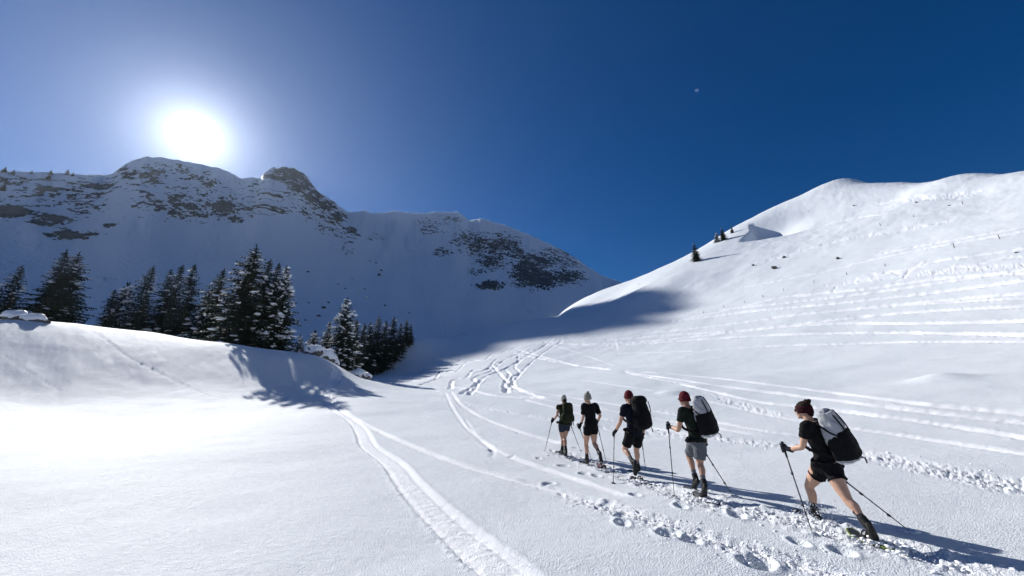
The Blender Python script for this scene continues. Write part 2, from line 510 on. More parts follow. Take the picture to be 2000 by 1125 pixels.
# ------------------------------------------------------------------ the snow field: one sheet all round, finest where it is seen
def snow_field():
    pxs = np.arange(-140, 2141, 2.05)
    azs = np.arctan((pxs - 1000.0) / FPX * (1 / CP) * .985)
    a0, a1 = azs[0], azs[-1]
    rest = np.linspace(a1, a0 + 2 * math.pi, 70)[1:-1]
    azs = np.concatenate([azs, rest])
    rr = np.concatenate([[.05, .4, 1.0, 1.7, 2.3, 2.8, 3.2],
                         1 / np.linspace(1 / 3.5, 1 / 24.0, 360),
                         np.exp(np.linspace(math.log(24.0), math.log(260), 340))[1:],
                         np.exp(np.linspace(math.log(260), math.log(4000), 26))[1:]])
    A, R = np.meshgrid(azs, rr, indexing='ij')
    X = R * np.sin(A); Y = R * np.cos(A)
    Z = ground_z(X, Y)
    packed = np.zeros_like(Z)
    na, nr = Z.shape
    nfov = len(pxs)
    off = np.zeros_like(Z)
    D = np.full(Z.shape, 1e9); S = np.zeros_like(Z); SG = np.zeros_like(Z)
    def carve(kind, P, hw, dep, seed):
        reach = hw * (2.2 if kind in ('rubble', 'trail', 'sled') else 2.0) + .05
        D[:] = 1e9
        s0 = 0.0
        ia0, ia1, ir0, ir1 = na, 0, nr, 0
        for i in range(len(P) - 1):
            p, q = P[i], P[i + 1]
            L = math.hypot(*(q - p))
            if L < 1e-6: continue
            cr = min(math.hypot(*p), math.hypot(*q)); crx = max(math.hypot(*p), math.hypot(*q))
            an = sorted((math.atan2(p[0], p[1]), math.atan2(q[0], q[1])))
            da = reach / max(cr, 1.0)
            j0 = np.searchsorted(azs[:nfov], an[0] - da); j1 = np.searchsorted(azs[:nfov], an[1] + da)
            k0 = np.searchsorted(rr, cr - reach); k1 = np.searchsorted(rr, crx + reach)
            if j1 <= j0 or k1 <= k0:
                s0 += L; continue
            sl = (slice(j0, j1), slice(k0, k1))
            dx, dy = (q - p) / L
            vx = X[sl] - p[0]; vy = Y[sl] - p[1]
            t = np.clip(vx * dx + vy * dy, 0, L)
            ex = vx - t * dx; ey = vy - t * dy
            d = np.hypot(ex, ey)
            m = d < D[sl]
            D[sl] = np.where(m, d, D[sl]); S[sl] = np.where(m, s0 + t, S[sl])
            SG[sl] = np.where(m, np.sign(vx * dy - vy * dx), SG[sl])
            ia0 = min(ia0, j0); ia1 = max(ia1, j1); ir0 = min(ir0, k0); ir1 = max(ir1, k1)
            s0 += L
        if ia1 <= ia0: return
        sl = (slice(ia0, ia1), slice(ir0, ir1))
        m = D[sl] < reach
        d = D[sl][m]; s = S[sl][m]; x = X[sl][m]; y = Y[sl][m]; sg = SG[sl][m]
        o = np.zeros_like(d); pk = np.zeros_like(d)
        ends = sstep(0, .6, s) * sstep(0, .6, s0 - s)
        if kind == 'sled':
            u = d * sg / hw
            o = -dep * sstep(1.06, .92, d / hw)
            o += -dep * .35 * (np.exp(-((u - .72) / .16) ** 2) + np.exp(-((u + .72) / .16) ** 2))
            o += dep * .16 * np.exp(-((np.abs(u) - 1.2) / .16) ** 2) * (1 + .8 * vnoise(x * 9, y * 9, seed))
            o += .012 * sstep(1.2, .8, d / hw) * fbm(x * 11, y * 11, seed + 2, 3)
            o += .018 * np.exp(-((u - 1.0) / .3) ** 2) * fbm(x * 14, y * 14, seed + 5, 2)
            pk = sstep(1.2, .7, d / hw)
        elif kind == 'ski':
            w = hw * (1 + .25 * vnoise(s * .6, s * 0, seed))
            o = -dep * np.exp(-(d / (w * .8)) ** 4) * (.75 + .45 * vnoise(s * .9, s * 0 + 3, seed))
            o += dep * .35 * np.exp(-((d / w - 1.35) / .3) ** 2) * (.5 + .8 * vnoise(x * 4, y * 4, seed + 4))
            o += .10 * dep * np.exp(-(d / w) ** 2) * fbm(x * 6, y * 6, seed + 3, 2)
            pk = np.exp(-(d / (w * 1.05)) ** 4)
        elif kind == 'rubble':
            w = hw * (1.2 + .6 * vnoise(s * .5, s * 0, seed))
            k = np.exp(-(d / w) ** 4)
            fq = 9 if hw < 1 else 1.1 / hw * 1.4
            n = fbm(x * fq, y * fq, seed, 2); n2 = fbm(x * fq * 2.9, y * fq * 2.9, seed + 8, 3)
            o = k * (-dep * .5 + dep * 1.1 * np.abs(n) - dep * .9 * (n < -.15) * sstep(-.15, -.5, n) + dep * .5 * n2)
            pk = .35 * k
        elif kind == 'trail':
            w = hw * (1 + .25 * vnoise(s * 1.1, s * 0, seed))
            k = np.exp(-(d / w) ** 4)
            n = fbm(x * 8, y * 8, seed, 2); n2 = fbm(x * 24, y * 24, seed + 8, 3)
            o = k * (-dep * (.55 + .4 * n) + dep * .32 * n2)
            rim = np.exp(-((d / w - 1.35) / .38) ** 2)
            o += rim * dep * (.15 + .6 * np.maximum(fbm(x * 10, y * 10, seed + 3, 3), -.2))
            pk = .3 * k
        elif kind == 'dots':
            ph = (s / (hw * 5.5)) % 1.0 - .5
            o = -dep * np.exp(-(d / hw) ** 2) * np.exp(-(ph * 3.2) ** 2)
        off[sl][m] += o * ends
        packed[sl][m] = np.maximum(packed[sl][m], pk * ends)
    for i, (kind, pts, hw, dep) in enumerate(TRACKS):
        P = spline(pts, 8)
        W3 = np.array([hit(a, b) for a, b in P])[:, :2]
        # no wild jumps where the sight line skims the ground
        ok = [0]
        for j in range(1, len(W3)):
            if np.hypot(*(W3[j] - W3[ok[-1]])) < 9 + .12 * np.hypot(*W3[j]): ok.append(j)
        W3 = W3[ok]
        carve(kind, W3, hw, dep, 100 + i * 7)
    for i, (a, b, rad, dep) in enumerate(HOLES):
        h = hit(a, b)
        d = np.hypot((X - h[0]) * (1 + .3 * math.sin(i)), (Y - h[1]) * .8)
        m = d < rad * 3
        off[m] += -dep * np.exp(-(d[m] / rad) ** 4) + dep * .3 * np.exp(-((d[m] / rad - 1.3) / .35) ** 2)
    Z += off
    V = np.stack([X, Y, Z], -1).reshape(-1, 3)
    i = np.arange(na)[:, None]; j = np.arange(nr - 1)[None]
    i2 = (i + 1) % na
    Q = np.stack([i * nr + j, i * nr + j + 1, i2 * nr + j + 1, i2 * nr + j], -1).reshape(-1, 4)
    Q = Q[:, ::-1]
    me = mesh_np('snow_field', V, Q)
    at = me.attributes.new('packed', 'FLOAT', 'POINT')
    at.data.foreach_set('value', packed.ravel().astype(np.float32))
    me.materials.append(M_SNOW)
    o = link(bpy.data.objects.new('snow_field', me))
    tag(o, 'sunlit white snow field with ski tracks, hump and right-hand hillside', kind='structure')
    return o
snow_field()

# ------------------------------------------------------------------ the mountains behind
RIDGE = [(-2200, 420), (-900, 330), (-300, 322), (-100, 326), (0, 333), (60, 337), (120, 336), (170, 341), (205, 343), (220, 339), (232, 328), (258, 313), (288, 306), (315, 307),
         (350, 313), (400, 322), (430, 329), (450, 338), (472, 348), (508, 347), (517, 336), (533, 328), (560, 326), (580, 332), (600, 345),
         (612, 361), (625, 378), (650, 392), (668, 408), (680, 415), (705, 412), (712, 410), (722, 416), (750, 415), (770, 412), (800, 416), (830, 416),
         (850, 414), (880, 415), (893, 413), (905, 421), (916, 431), (940, 427), (965, 434), (990, 441), (1040, 461), (1100, 489), (1128, 506),
         (1150, 523), (1180, 540), (1225, 555), (1300, 585), (1500, 640), (2200, 700)]
RIDGE_R = [(-2200, 520), (-300, 540), (200, 545), (380, 548), (430, 535), (470, 524), (505, 526), (535, 550), (560, 556), (640, 560), (690, 580), (750, 660), (890, 800), (1050, 900), (1225, 1000), (1500, 1100), (2200, 1200)]
ROCKS = [(20, 413, 34, 13, 1.3), (0, 360, 60, 20, .35), (95, 428, 40, 12, .8), (140, 457, 48, 9, .85), (215, 438, 14, 6, .6),
         (60, 375, 90, 30, .42), (180, 375, 60, 30, .5), (95, 368, 26, 8, .8), (290, 345, 70, 30, .42), (240, 332, 16, 12, .75), (290, 395, 40, 22, .6), (310, 405, 18, 9, .8), (370, 400, 55, 30, .58),
         (430, 408, 28, 16, .75), (330, 390, 14, 9, .5), (460, 430, 16, 8, .7), (400, 360, 60, 30, .38), (450, 370, 30, 30, .35),
         (560, 340, 40, 14, 1.05), (585, 360, 30, 18, .9), (565, 375, 28, 12, .62), (610, 385, 22, 16, .75), (545, 410, 22, 8, .6), (640, 400, 22, 12, .8), (660, 425, 18, 12, .7), (690, 450, 14, 12, .65),
         (735, 460, 16, 10, .3), (840, 440, 22, 14, .45), (870, 430, 26, 10, .4), (865, 490, 16, 10, .55), (900, 470, 30, 20, .5), (940, 480, 34, 20, .68), (975, 480, 40, 20, .72),
         (960, 510, 26, 14, .8), (930, 530, 18, 10, .5), (957, 557, 26, 8, .95), (1000, 495, 30, 20, .6), (1030, 530, 28, 26, 1.0), (1060, 545, 40, 18, .98), (1050, 510, 40, 20, .7), (1105, 540, 34, 16, .85), (1110, 515, 30, 14, .55), (1080, 500, 40, 16, .5), (1130, 535, 14, 8, .75)]
MT = {}
def mountain_range():
    az_r = np.array([aze(*p) for p in RIDGE]); o = np.argsort(az_r[:, 0]); az_r = az_r[o]
    rr_r = np.array([(aze(x, 420)[0], r) for x, r in RIDGE_R])
    fine = np.radians(np.arange(-66, 30, .10))
    az = np.concatenate([np.radians(np.linspace(-125, -66.5, 60)), fine, np.radians(np.linspace(30.5, 62, 36))])
    e1 = np.interp(az, az_r[:, 0], az_r[:, 1])
    jag = fbm(az * 90, az * 0, 5, 4)
    rockiness = np.interp(az, [aze(x, 380)[0] for x in (-200, 215, 230, 470, 515, 700, 720, 1000, 1200)], [.8, .7, .5, .5, 1.1, .8, .3, .4, .4])
    e1 = e1 + .0046 * jag * rockiness
    r1 = np.interp(az, rr_r[:, 0], rr_r[:, 1])
    nt = 300
    t = np.concatenate([np.linspace(0, .42, 70), np.linspace(.42, 1, 262)[1:], 1 + np.linspace(.02, .35, 16)])
    r0 = np.interp(az, np.radians([-60, -20, 0, 20]), [112, 112, 120, 120])
    e0 = np.interp(az, np.radians([-60, -30, -18, -8, 0, 8, 17, 30]), [.04, .04, .07, .09, .10, .115, .13, .13])
    Tm, Am = np.meshgrid(t, az)
    E1 = e1[:, None]; E0 = e0[:, None]; R1 = r1[:, None]; R0_ = r0[:, None]
    rr = R0_ * (R1 / R0_) ** np.minimum(Tm, 1) * (1 + np.maximum(Tm - 1, 0))
    tt = np.minimum(Tm, 1)
    prof = .72 * tt + .28 * tt ** 2.2
    # the lower face follows a smoothed skyline; only the top quarter carries the teeth of the ridge
    kw = 61; ker = np.hanning(kw); ker /= ker.sum()
    es = np.convolve(np.pad(e1, kw // 2, mode='edge'), ker, mode='valid')
    ES = es[:, None]
    E = E0 + (ES - E0) * prof + (E1 - ES) * sstep(.70, 1.0, tt)
    Z = rr * E
    back = np.maximum(Tm - 1, 0)
    Z = Z - back * R1 * .95 * (Tm > 1)
    X = rr * np.sin(Am); Y = rr * np.cos(Am)
    # place of each vertex in the view, for the rock bands
    rv = np.stack([X / Y.clip(1e-3), np.ones_like(X), Z / Y.clip(1e-3)], -1)
    fw = rv[..., 1] * CP + rv[..., 2] * SP; up = -rv[..., 1] * SP + rv[..., 2] * CP
    PX = 1000 + FPX * rv[..., 0] / fw; PY = 562.5 - FPX * up / fw
    rock = np.zeros_like(Z)
    for (cx, cy, sx, sy, am) in ROCKS:
        d2 = ((PX - cx) / sx) ** 2 + ((PY - cy) / sy) ** 2
        rock = np.maximum(rock, am * np.exp(-d2 ** 1.5 * .7))
    rock *= (Y > 1)
    ridge_y = np.interp(PX, [p[0] for p in RIDGE], [p[1] for p in RIDGE])
    band = sstep(0, 14, PY - ridge_y) * sstep(112, 60, PY - ridge_y) * sstep(720, 660, PX)
    rock = np.maximum(rock, .30 * band)
    # relief: gullies running down the face, ledges in the rock
    fade = sstep(0, .12, tt) * (1 - .9 * sstep(.93, 1.0, tt) ) * (Tm <= 1)
    g = fbm(Am * 30 + .9 * tt, tt * 6, 41, 4) * (.25 + .75 * sstep(.5, .8, tt))
    g2 = fbm(Am * 9, tt * 2.5, 45, 3)
    # bulge towards or away from the viewer along the sight line keeps the skyline where it is
    s_ = Am * R1; h_ = Z
    na_ = fbm(s_ * .022, h_ * .035, 71, 3)
    nb_ = fbm((s_ + h_ * .6) * .085, (h_ - .35 * s_) * .17, 73, 4, .6)
    nc_ = fbm(s_ * .33, h_ * .42, 75, 3, .6)
    fr = .26 * na_ + .52 * nb_ + .62 * nc_ + .95 * (np.minimum(rock, .9) - .46)
    rock = sstep(-.02, .10, fr) * (rock > .06)
    push = fade * rr * (.026 * g + .05 * g2) + fade * (-3.2 * sstep(0, .4, fr) * (1 + nb_) + 1.6 * nc_ * sstep(-.35, 0, fr))
    f = 1 + push / rr
    X = X * f; Y = Y * f; Z = Z * f
    Z = Z + CAM_H
    MT.update(X=X, Y=Y, Z=Z, PX=PX, PY=PY)
    na, nr = Z.shape
    V = np.stack([X, Y, Z], -1).reshape(-1, 3)
    i = np.arange(na - 1)[:, None]; j = np.arange(nr - 1)[None]
    Q = np.stack([i * nr + j, (i + 1) * nr + j, (i + 1) * nr + j + 1, i * nr + j + 1], -1).reshape(-1, 4)
    me = mesh_np('mountain_range', V, Q)
    at = me.attributes.new('rock', 'FLOAT', 'POINT')
    at.data.foreach_set('value', rock.ravel().astype(np.float32))
    me.materials.append(M_MOUNT)
    ob = link(bpy.data.objects.new('mountain_range', me))
    tag(ob, 'shaded snowy mountain range with rocky cliffs and jagged ridge', kind='structure')
mountain_range()
# ------------------------------------------------------------------ spruces
def needle_material():
    k = NT('spruce_needles')
    p = k.coord('Object')
    c = k.mix(k.noise(p, 1.7, 3), (.010, .016, .011), (.028, .040, .022))
    k.principled(c, .7, .25)
    return k.m
def bark_material():
    k = NT('spruce_bark')
    p = k.coord('Object')
    n = k.noise(p, 9, 4)
    k.principled(k.mix(n, (.05, .036, .028), (.11, .085, .065)), .9, .1, k.bump(n, .02, .8))
    return k.m
def loose_snow_material():
    k = NT('lying_snow')
    p = k.pos()
    n = k.noise(p, 14, 3)
    k.principled(k.mix(n, (.80, .82, .86), (.88, .89, .91)), .6, .2, k.bump(n, .03, .6))
    return k.m
M_NEEDLE, M_BARK, M_LOOSE = needle_material(), bark_material(), loose_snow_material()

_ICO = None
def ico(sub=1):
    bm = bmesh.new(); bmesh.ops.create_icosphere(bm, subdivisions=sub, radius=1)
    v = np.array([x.co[:] for x in bm.verts]); f = np.array([[y.index for y in x.verts] for x in bm.faces])
    bm.free(); return v, f
ICO1 = ico(1); ICO2 = ico(2)

class Tri:
    def __init__(self): self.v = []; self.f = []; self.n = 0
    def add(self, v, f):
        self.v.append(np.asarray(v, float)); self.f.append(np.asarray(f, int) + self.n); self.n += len(v)
    def mesh(self, name, mat, smooth=True):
        me = mesh_np(name, np.vstack(self.v), None, np.vstack(self.f), smooth); me.materials.append(mat); return me

def tube(path, radii, sides=8, cap=True):
    path = np.asarray(path, float); n = len(path)
    T_ = np.gradient(path, axis=0); T_ /= np.linalg.norm(T_, axis=1)[:, None] + 1e-9
    ref = np.array([0, 0, 1.0]) if abs(T_[0][2]) < .9 else np.array([1.0, 0, 0])
    V = []; F = []
    u = np.cross(T_[0], ref); u /= np.linalg.norm(u)
    for i in range(n):
        u = u - T_[i] * (u @ T_[i]); u /= np.linalg.norm(u) + 1e-9
        w = np.cross(T_[i], u)
        a = np.linspace(0, 2 * math.pi, sides, endpoint=False)
        r = radii[i] if np.ndim(radii[i]) else (radii[i], radii[i])
        V.append(path[i] + np.cos(a)[:, None] * u * r[0] + np.sin(a)[:, None] * w * r[1])
    V = np.vstack(V)
    for i in range(n - 1):
        for j in range(sides):
            a, b = i * sides + j, i * sides + (j + 1) % sides
            F += [(a, b, b + sides), (a, b + sides, a + sides)]
    if cap:
        for base, o, flip in ((0, path[0], True), ((n - 1) * sides, path[-1], False)):
            V = np.vstack([V, o]); c = len(V) - 1
            for j in range(sides):
                a, b = base + j, base + (j + 1) % sides
                F.append((c, b, a) if flip else (c, a, b))
    return V, np.array(F)

def make_spruce(seed, height, base_r, snowy, lean=0.0, fork=False):
    """tapered trunk, drooping whorled branches with hanging sprays of needles, snow lying on the branches; metres"""
    rg = np.random.default_rng(seed)
    trunk, crown, load = Tri(), Tri(), Tri()
    bend = lambda z: np.array([lean * z * .4 + .06 * math.sin(z * .7 + seed), .05 * math.cos(z * .6 + seed), z])
    zs = np.linspace(-.8, height, 14)
    V, F = tube([bend(z) for z in zs], [max(.018 * height * (1 - z / height) ** .8, .015) for z in zs], 8)
    trunk.add(V, F)
    tops = [(0, height, 1.0)]
    if fork: tops.append((.55, height * .95, .8))
    z = .04 * height
    SV, SF = [], []
    def spray(p, d, L, w, droop):
        """one flat hanging twig: a ragged leaf of needles"""
        d = d / (np.linalg.norm(d) + 1e-9)
        s = np.cross(d, (0, 0, 1.0)); s /= np.linalg.norm(s) + 1e-9
        q1 = p + d * L * .45 + s * w + (0, 0, -droop * .35)
        q2 = p + d * L * .45 - s * w + (0, 0, -droop * .35)
        q3 = p + d * L + (0, 0, -droop)
        q4 = p + d * L * .5 + (0, 0, -droop * .1 + w * .35)
        n = len(SV)
        SV.extend([p, q1, q2, q3, q4]); SF.extend([(n, n + 1, n + 4), (n, n + 4, n + 2), (n + 4, n + 1, n + 3), (n + 4, n + 3, n + 2)])
    while z < height * .985:
        t = z / height
        R = base_r * (1 - t) ** .82 * (1 + .16 * rg.normal() * (t < .9)) + .10
        R *= min(1, .72 + t * 2.2)
        nb = int(rg.integers(5, 9)) if t < .85 else 5
        a0 = rg.uniform(0, 6.28)
        for b in range(nb):
            a = a0 + 6.283 * b / nb + rg.normal() * .18
            if rg.random() < .10 and t < .85: continue
            L = R * rg.uniform(.58, 1.16) * (1 + .16 * math.cos(a - seed))
            if rg.random() < .05: L *= 1.2
            rise = (.30 * t - .06) * L
            c = bend(z + rg.normal() * .05 * height / 15)
            dirh = np.array([math.cos(a), math.sin(a), 0])
            m = max(3, int(L / .22))
            pts = []
            for i in range(m + 1):
                q = i / m
                sag = -.42 * L * (1 - t * .8) * (q ** 1.5) + .16 * L * max(q - .6, 0)
                pts.append(c + dirh * L * q + np.array([0, 0, rise * q + sag]))
            for i in range(1, m + 1):
                q = i / m
                w = .17 * (1 - .35 * q) * (1.15 - .4 * t) * height / 13
                twl = (.62 * (1 - q * .62) * (1 - .55 * t) + .12) * min(1.0, L / 1.4)
                dd = pts[i] - pts[i - 1]
                for sd in (-1, 1):
                    side = np.cross(dd, (0, 0, 1.0)); side /= np.linalg.norm(side) + 1e-9
                    dv = side * sd + dirh * rg.uniform(.35, .8) + rg.normal(size=3) * .12
                    spray(pts[i] + rg.normal(size=3) * .02, dv, twl * rg.uniform(.75, 1.25), w * rg.uniform(.8, 1.3), twl * rg.uniform(.15, .55))
                if i % 2: spray(pts[i], dirh * .5 + rg.normal(size=3) * .3, twl * .7, w, twl * .75)
            spray(pts[-1] - dirh * .1, dirh, .34 * (1.1 - t * .6), .09, .05)
            # snow lying along the branch
            for i in range(1, m + 1):
                q = i / m
                if rg.random() < .55 * snowy * (.28 + .72 * q) * (1.0 if t < .93 else .6):
                    sx = rg.uniform(.10, .30) * (1.15 - .45 * t) * (.7 + .5 * q) * (.55 + .45 * min(height / 12, 1.3))
                    iv, jf = ICO1
                    dd = pts[i] - pts[i - 1]; dd /= np.linalg.norm(dd) + 1e-9
                    side = np.cross(dd, (0, 0, 1.0)); side /= np.linalg.norm(side) + 1e-9
                    up = np.cross(side, dd)
                    nz = 1 + .35 * rg.normal(size=(len(iv), 1))
                    loc = iv * nz * np.array([sx * rg.uniform(.8, 1.4), sx * rg.uniform(.6, 1.1), sx * rg.uniform(.35, .6)])
                    load.add(pts[i] + rg.normal(size=3) * (.08, .08, .02) + np.array([0, 0, sx * .32]) + loc[:, :1] * dd + loc[:, 1:2] * side + loc[:, 2:] * up, jf)
        z += max(.20, (.33 - .13 * t)) * height / 14 * rg.uniform(.75, 1.2)
    # leader
    for k in range(7):
        a = rg.uniform(0, 6.28)
        spray(bend(height * (.965 + .005 * k)), np.array([math.cos(a) * .5, math.sin(a) * .5, 1]), .30, .05, -.05)
    crown.add(np.array(SV), np.array(SF))
    return (trunk.mesh('trunk', M_BARK), crown.mesh('crown', M_NEEDLE, False), load.mesh('snow_load', M_LOOSE))

PROTO = {
    'broad': make_spruce(11, 15.0, 3.3, .24),
    'broad2': make_spruce(12, 15.0, 3.0, .14, fork=True),
    'slim': make_spruce(13, 14.0, 2.1, .10),
    'slim2': make_spruce(14, 14.0, 2.3, .08),
    'laden': make_spruce(15, 11.0, 2.5, .50),
    'dark': make_spruce(16, 8.0, 1.9, .05),
    'dark2': make_spruce(17, 8.0, 1.7, .08),
    'small': make_spruce(18, 4.0, 1.2, .35),
}
PH = {'broad': 15, 'broad2': 15, 'slim': 14, 'slim2': 14, 'laden': 11, 'dark': 8, 'dark2': 8, 'small': 4}
_tree_n = [0]
def spruce(kind, px, py, r, label, group, wide=1.0, base=None):
    """a spruce whose tip shows at (px, py) and which stands r metres away"""
    a, e = aze(px, py)
    x, y = r * math.sin(a), r * math.cos(a)
    g = float(ground_z(x, y)) if base is None else base
    top = CAM_H + r * e
    h = max(top - g, .8)
    s = h / PH[kind]
    o = link(bpy.data.objects.new('spruce_tree', None))
    _tree_n[0] += 1
    o.location = (x, y, g - .05); o.rotation_euler = (0, 0, _tree_n[0] * 2.399)
    o.scale = (s * wide, s * wide, s)
    for nm, me in zip(('trunk', 'crown', 'snow_load'), PROTO[kind]):
        if nm == 'snow_load' and len(me.vertices) == 0: continue
        c = link(bpy.data.objects.new(nm, me), o)
        if nm == 'snow_load': c['kind'] = 'stuff'
    tag(o, label, 'tree', group)
    return o

GA = 'spruces along the crest of the snow hump'
spruce('dark', -6, 548, 112, 'dark spruce cut by the picture edge beside the snow-capped boulders', GA)
spruce('slim', 44, 519, 112, 'spruce with open branches just behind the snow-capped boulders', GA, 1.35)
spruce('broad2', 131, 489, 114, 'broad tall spruce with ragged side branches, darker of a close pair', GA, 1.3)
spruce('broad', 157, 493, 116, 'broad tall spruce with pale frosted branches, partner of a close pair', GA, 1.1)
spruce('slim2', 226, 566, 112, 'short spruce with a blunt top in front of the row of tall spruces', GA, 1.5)
spruce('small', 248, 557, 114, 'short pointed spruce leaning on its blunt-topped neighbour', GA, .9)
spruce('slim', 300, 520, 106, 'slender dark spruce, first of the four in the tight row', GA, 1.35)
spruce('slim2', 336, 527, 108, 'slender dark spruce, lowest of the four in the tight row', GA, 1.2)
spruce('slim', 357, 517, 106, 'slender dark spruce, third of the four in the tight row', GA, 1.15)
spruce('slim2', 381, 517, 104, 'slender dark spruce, last of the four in the tight row', GA, 1.25)
spruce('small', 408, 572, 96, 'low dark spruce filling the gap before the tallest spruce', GA, 1.1)
spruce('slim', 437, 526, 94, 'narrow dark spruce half hidden by the tallest snowy spruce', GA, 1.45)
spruce('broad', 500, 479, 64, 'tallest spruce, wide skirted with much snow on its lower branches', GA, 1.3)
spruce('slim', 528, 506, 66, 'dark narrow spruce right behind the tallest spruce', GA, 1.25)
spruce('slim2', 545, 515, 64, 'dark column-like spruce in the middle of the dense clump', GA, 1.2)
spruce('laden', 562, 521, 63, 'column-like spruce with snow tufts on the outer edge of the clump', GA, 1.1)
spruce('small', 588, 655, 55, 'tiny spruce at the foot of the dense clump', GA, 1.0)
GB = 'spruces below the hump by the shaded bowl'
spruce('small', 615, 650, 66, 'tiny dark spruce behind the snow-covered rock', GB, 1.0)
spruce('laden', 645, 628, 66, 'half-hidden snowy spruce beside the heavily snow-laden spruce', GB, .9)
spruce('laden', 678, 582, 62, 'heavily snow-laden spruce with round white tufts above the gully', GB, 1.2)
for i, (x, y, r, k, lab) in enumerate([
        (697, 626, 78, 'dark', 'dark spruce touching the heavily snow-laden spruce'),
        (712, 632, 82, 'dark2', 'dark spruce, second of the wedge-shaped grove from the snow-laden spruce'),
        (724, 630, 88, 'dark', 'dark spruce, third of the wedge-shaped grove from the snow-laden spruce'),
        (740, 620, 90, 'dark', 'tallest dark spruce in the middle of the wedge-shaped grove'),
        (754, 627, 93, 'dark2', 'dark spruce just after the tallest one of the wedge-shaped grove'),
        (770, 620, 97, 'dark', 'pointed dark spruce in the thin end of the wedge-shaped grove'),
        (783, 631, 100, 'dark2', 'lower dark spruce between two pointed ones in the wedge-shaped grove'),
        (795, 624, 103, 'dark', 'pointed dark spruce, last tall one at the tip of the grove'),
        (803, 633, 104, 'dark2', 'outermost low spruce at the tip of the grove by the shaded bowl')]):
    spruce(k, x, y, r, lab, GB, 1.15)
GC = 'small spruces on the edge of the sunlit hill'
def on_hill(px, py_top, py_base, lab, kind, wide):
    h = hit(px, py_base)
    r = math.hypot(h[0], h[1])
    spruce(kind, px, py_top, r, lab, GC, wide)
on_hill(1355, 475, 512, 'lone spruce standing on the lower edge of the sunlit hill', 'dark', 1.05)
on_hill(1398, 455, 474, 'smallest spruce of the trio high on the hill edge', 'small', 1.0)
on_hill(1409, 445, 471, 'tallest spruce of the trio high on the hill edge', 'dark', 1.1)
on_hill(1428, 440, 456, 'uppermost spruce set apart from the trio high on the hill edge', 'dark2', 1.0)
# ------------------------------------------------------------------ the walkers: joints read off the photograph (x, y, metres nearer or farther than the body)
WALK = {
 'e': dict(y=5.55, look=-38, joints=dict(
    head=(1569, 802, .06), neck=(1582, 822, .0), pelvis=(1616, 908, .0),
    shL=(1575, 833, -.12), elL=(1567, 872, -.02), wrL=(1544, 878, .17), haL=(1531, 875, .27),
    shR=(1601, 832, .16), elR=(1634, 872, .16), wrR=(1642, 912, .02), haR=(1637, 929, .0),
    hipL=(1625, 914, -.09), knL=(1655, 976, -.26), anL=(1690, 1020, -.44), toL=(1706, 1056, -.26),
    hipR=(1606, 914, .09), knR=(1580, 949, .38), anR=(1592, 1001, .36), toR=(1570, 1012, .62))),
 'd': dict(y=7.2, look=-28, joints=dict(
    head=(1336.5, 780, .03), neck=(1343, 796, .0), pelvis=(1362, 862, .0),
    shL=(1333, 803, -.13), elL=(1325, 839, -.02), wrL=(1312, 834.5, .20), haL=(1305, 832.5, .28),
    shR=(1355, 801, .15), elR=(1376, 838, .14), wrR=(1378, 868, .02), haR=(1373, 877, .02),
    hipL=(1367, 869, -.08), knL=(1367, 905, -.10), anL=(1375, 944, -.27), toL=(1372, 967, -.05),
    hipR=(1356, 869, .08), knR=(1345, 889, .36), anR=(1358, 932, .22), toR=(1350, 950, .45))),
 'c': dict(y=8.85, look=-30, joints=dict(
    head=(1227.5, 775.5, .03), neck=(1231, 788, .0), pelvis=(1239, 843, .0),
    shL=(1219, 797, -.10), elL=(1211, 825, -.02), wrL=(1203.5, 840, .16), haL=(1199.5, 847, .22),
    shR=(1249, 797, .14), elR=(1258, 825, .10), wrR=(1256, 848, .16), haR=(1253, 857, .2),
    hipL=(1232, 849, -.06), knL=(1220, 878, .10), anL=(1236, 902, -.20), toL=(1241, 932, -.24),
    hipR=(1246, 849, .06), knR=(1243, 879, .22), anR=(1245, 909, .30), toR=(1238, 920, .50))),
 'b': dict(y=10.05, look=-40, joints=dict(
    head=(1147, 777.5, .0), neck=(1150, 788, .0), pelvis=(1154, 831, .0),
    shL=(1140.5, 793, -.06), elL=(1139, 814, -.05), wrL=(1135.5, 826, .10), haL=(1131, 833, .15),
    shR=(1163, 792.5, .09), elR=(1172, 812, .02), wrR=(1168, 821, .20), haR=(1165, 824, .26),
    hipL=(1148, 836, -.04), knL=(1144.5, 866, .16), anL=(1146.5, 895, .17), toL=(1140, 903, .38),
    hipR=(1160, 836, .04), knR=(1160.5, 866, .10), anR=(1170.5, 885, -.26), toR=(1174, 905, -.28))),
 'a': dict(y=11.4, look=-15, joints=dict(
    head=(1101, 780.5, .0), neck=(1101.5, 790, .0), pelvis=(1102, 829, .0),
    shL=(1091, 795, -.06), elL=(1088, 811, -.04), wrL=(1082.5, 818.5, .14), haL=(1078.5, 821.5, .20),
    shR=(1112, 794.5, .06), elR=(1117, 811, .06), wrR=(1116, 823, .16), haR=(1114, 828, .2),
    hipL=(1097.5, 833, -.02), knL=(1099, 857, .12), anL=(1098, 878, .02), toL=(1092, 883, .22),
    hipR=(1107, 833, .02), knR=(1102.5, 856, .02), anR=(1105, 880, -.22), toR=(1100, 888, .0))),
}
def plain(name, col, rough=.7, spec=.3, col2=None, scale=30, bump=0.0, bscale=60, **kw):
    k = NT(name)
    p = k.coord('Object')
    n = k.noise(p, scale, 3)
    c = k.mix(n, col, col2 or tuple(v * 1.35 for v in col))
    b = k.bump(k.noise(p, bscale, 3), .006, bump) if bump else None
    k.principled(c, rough, spec, b, **kw)
    return k.m
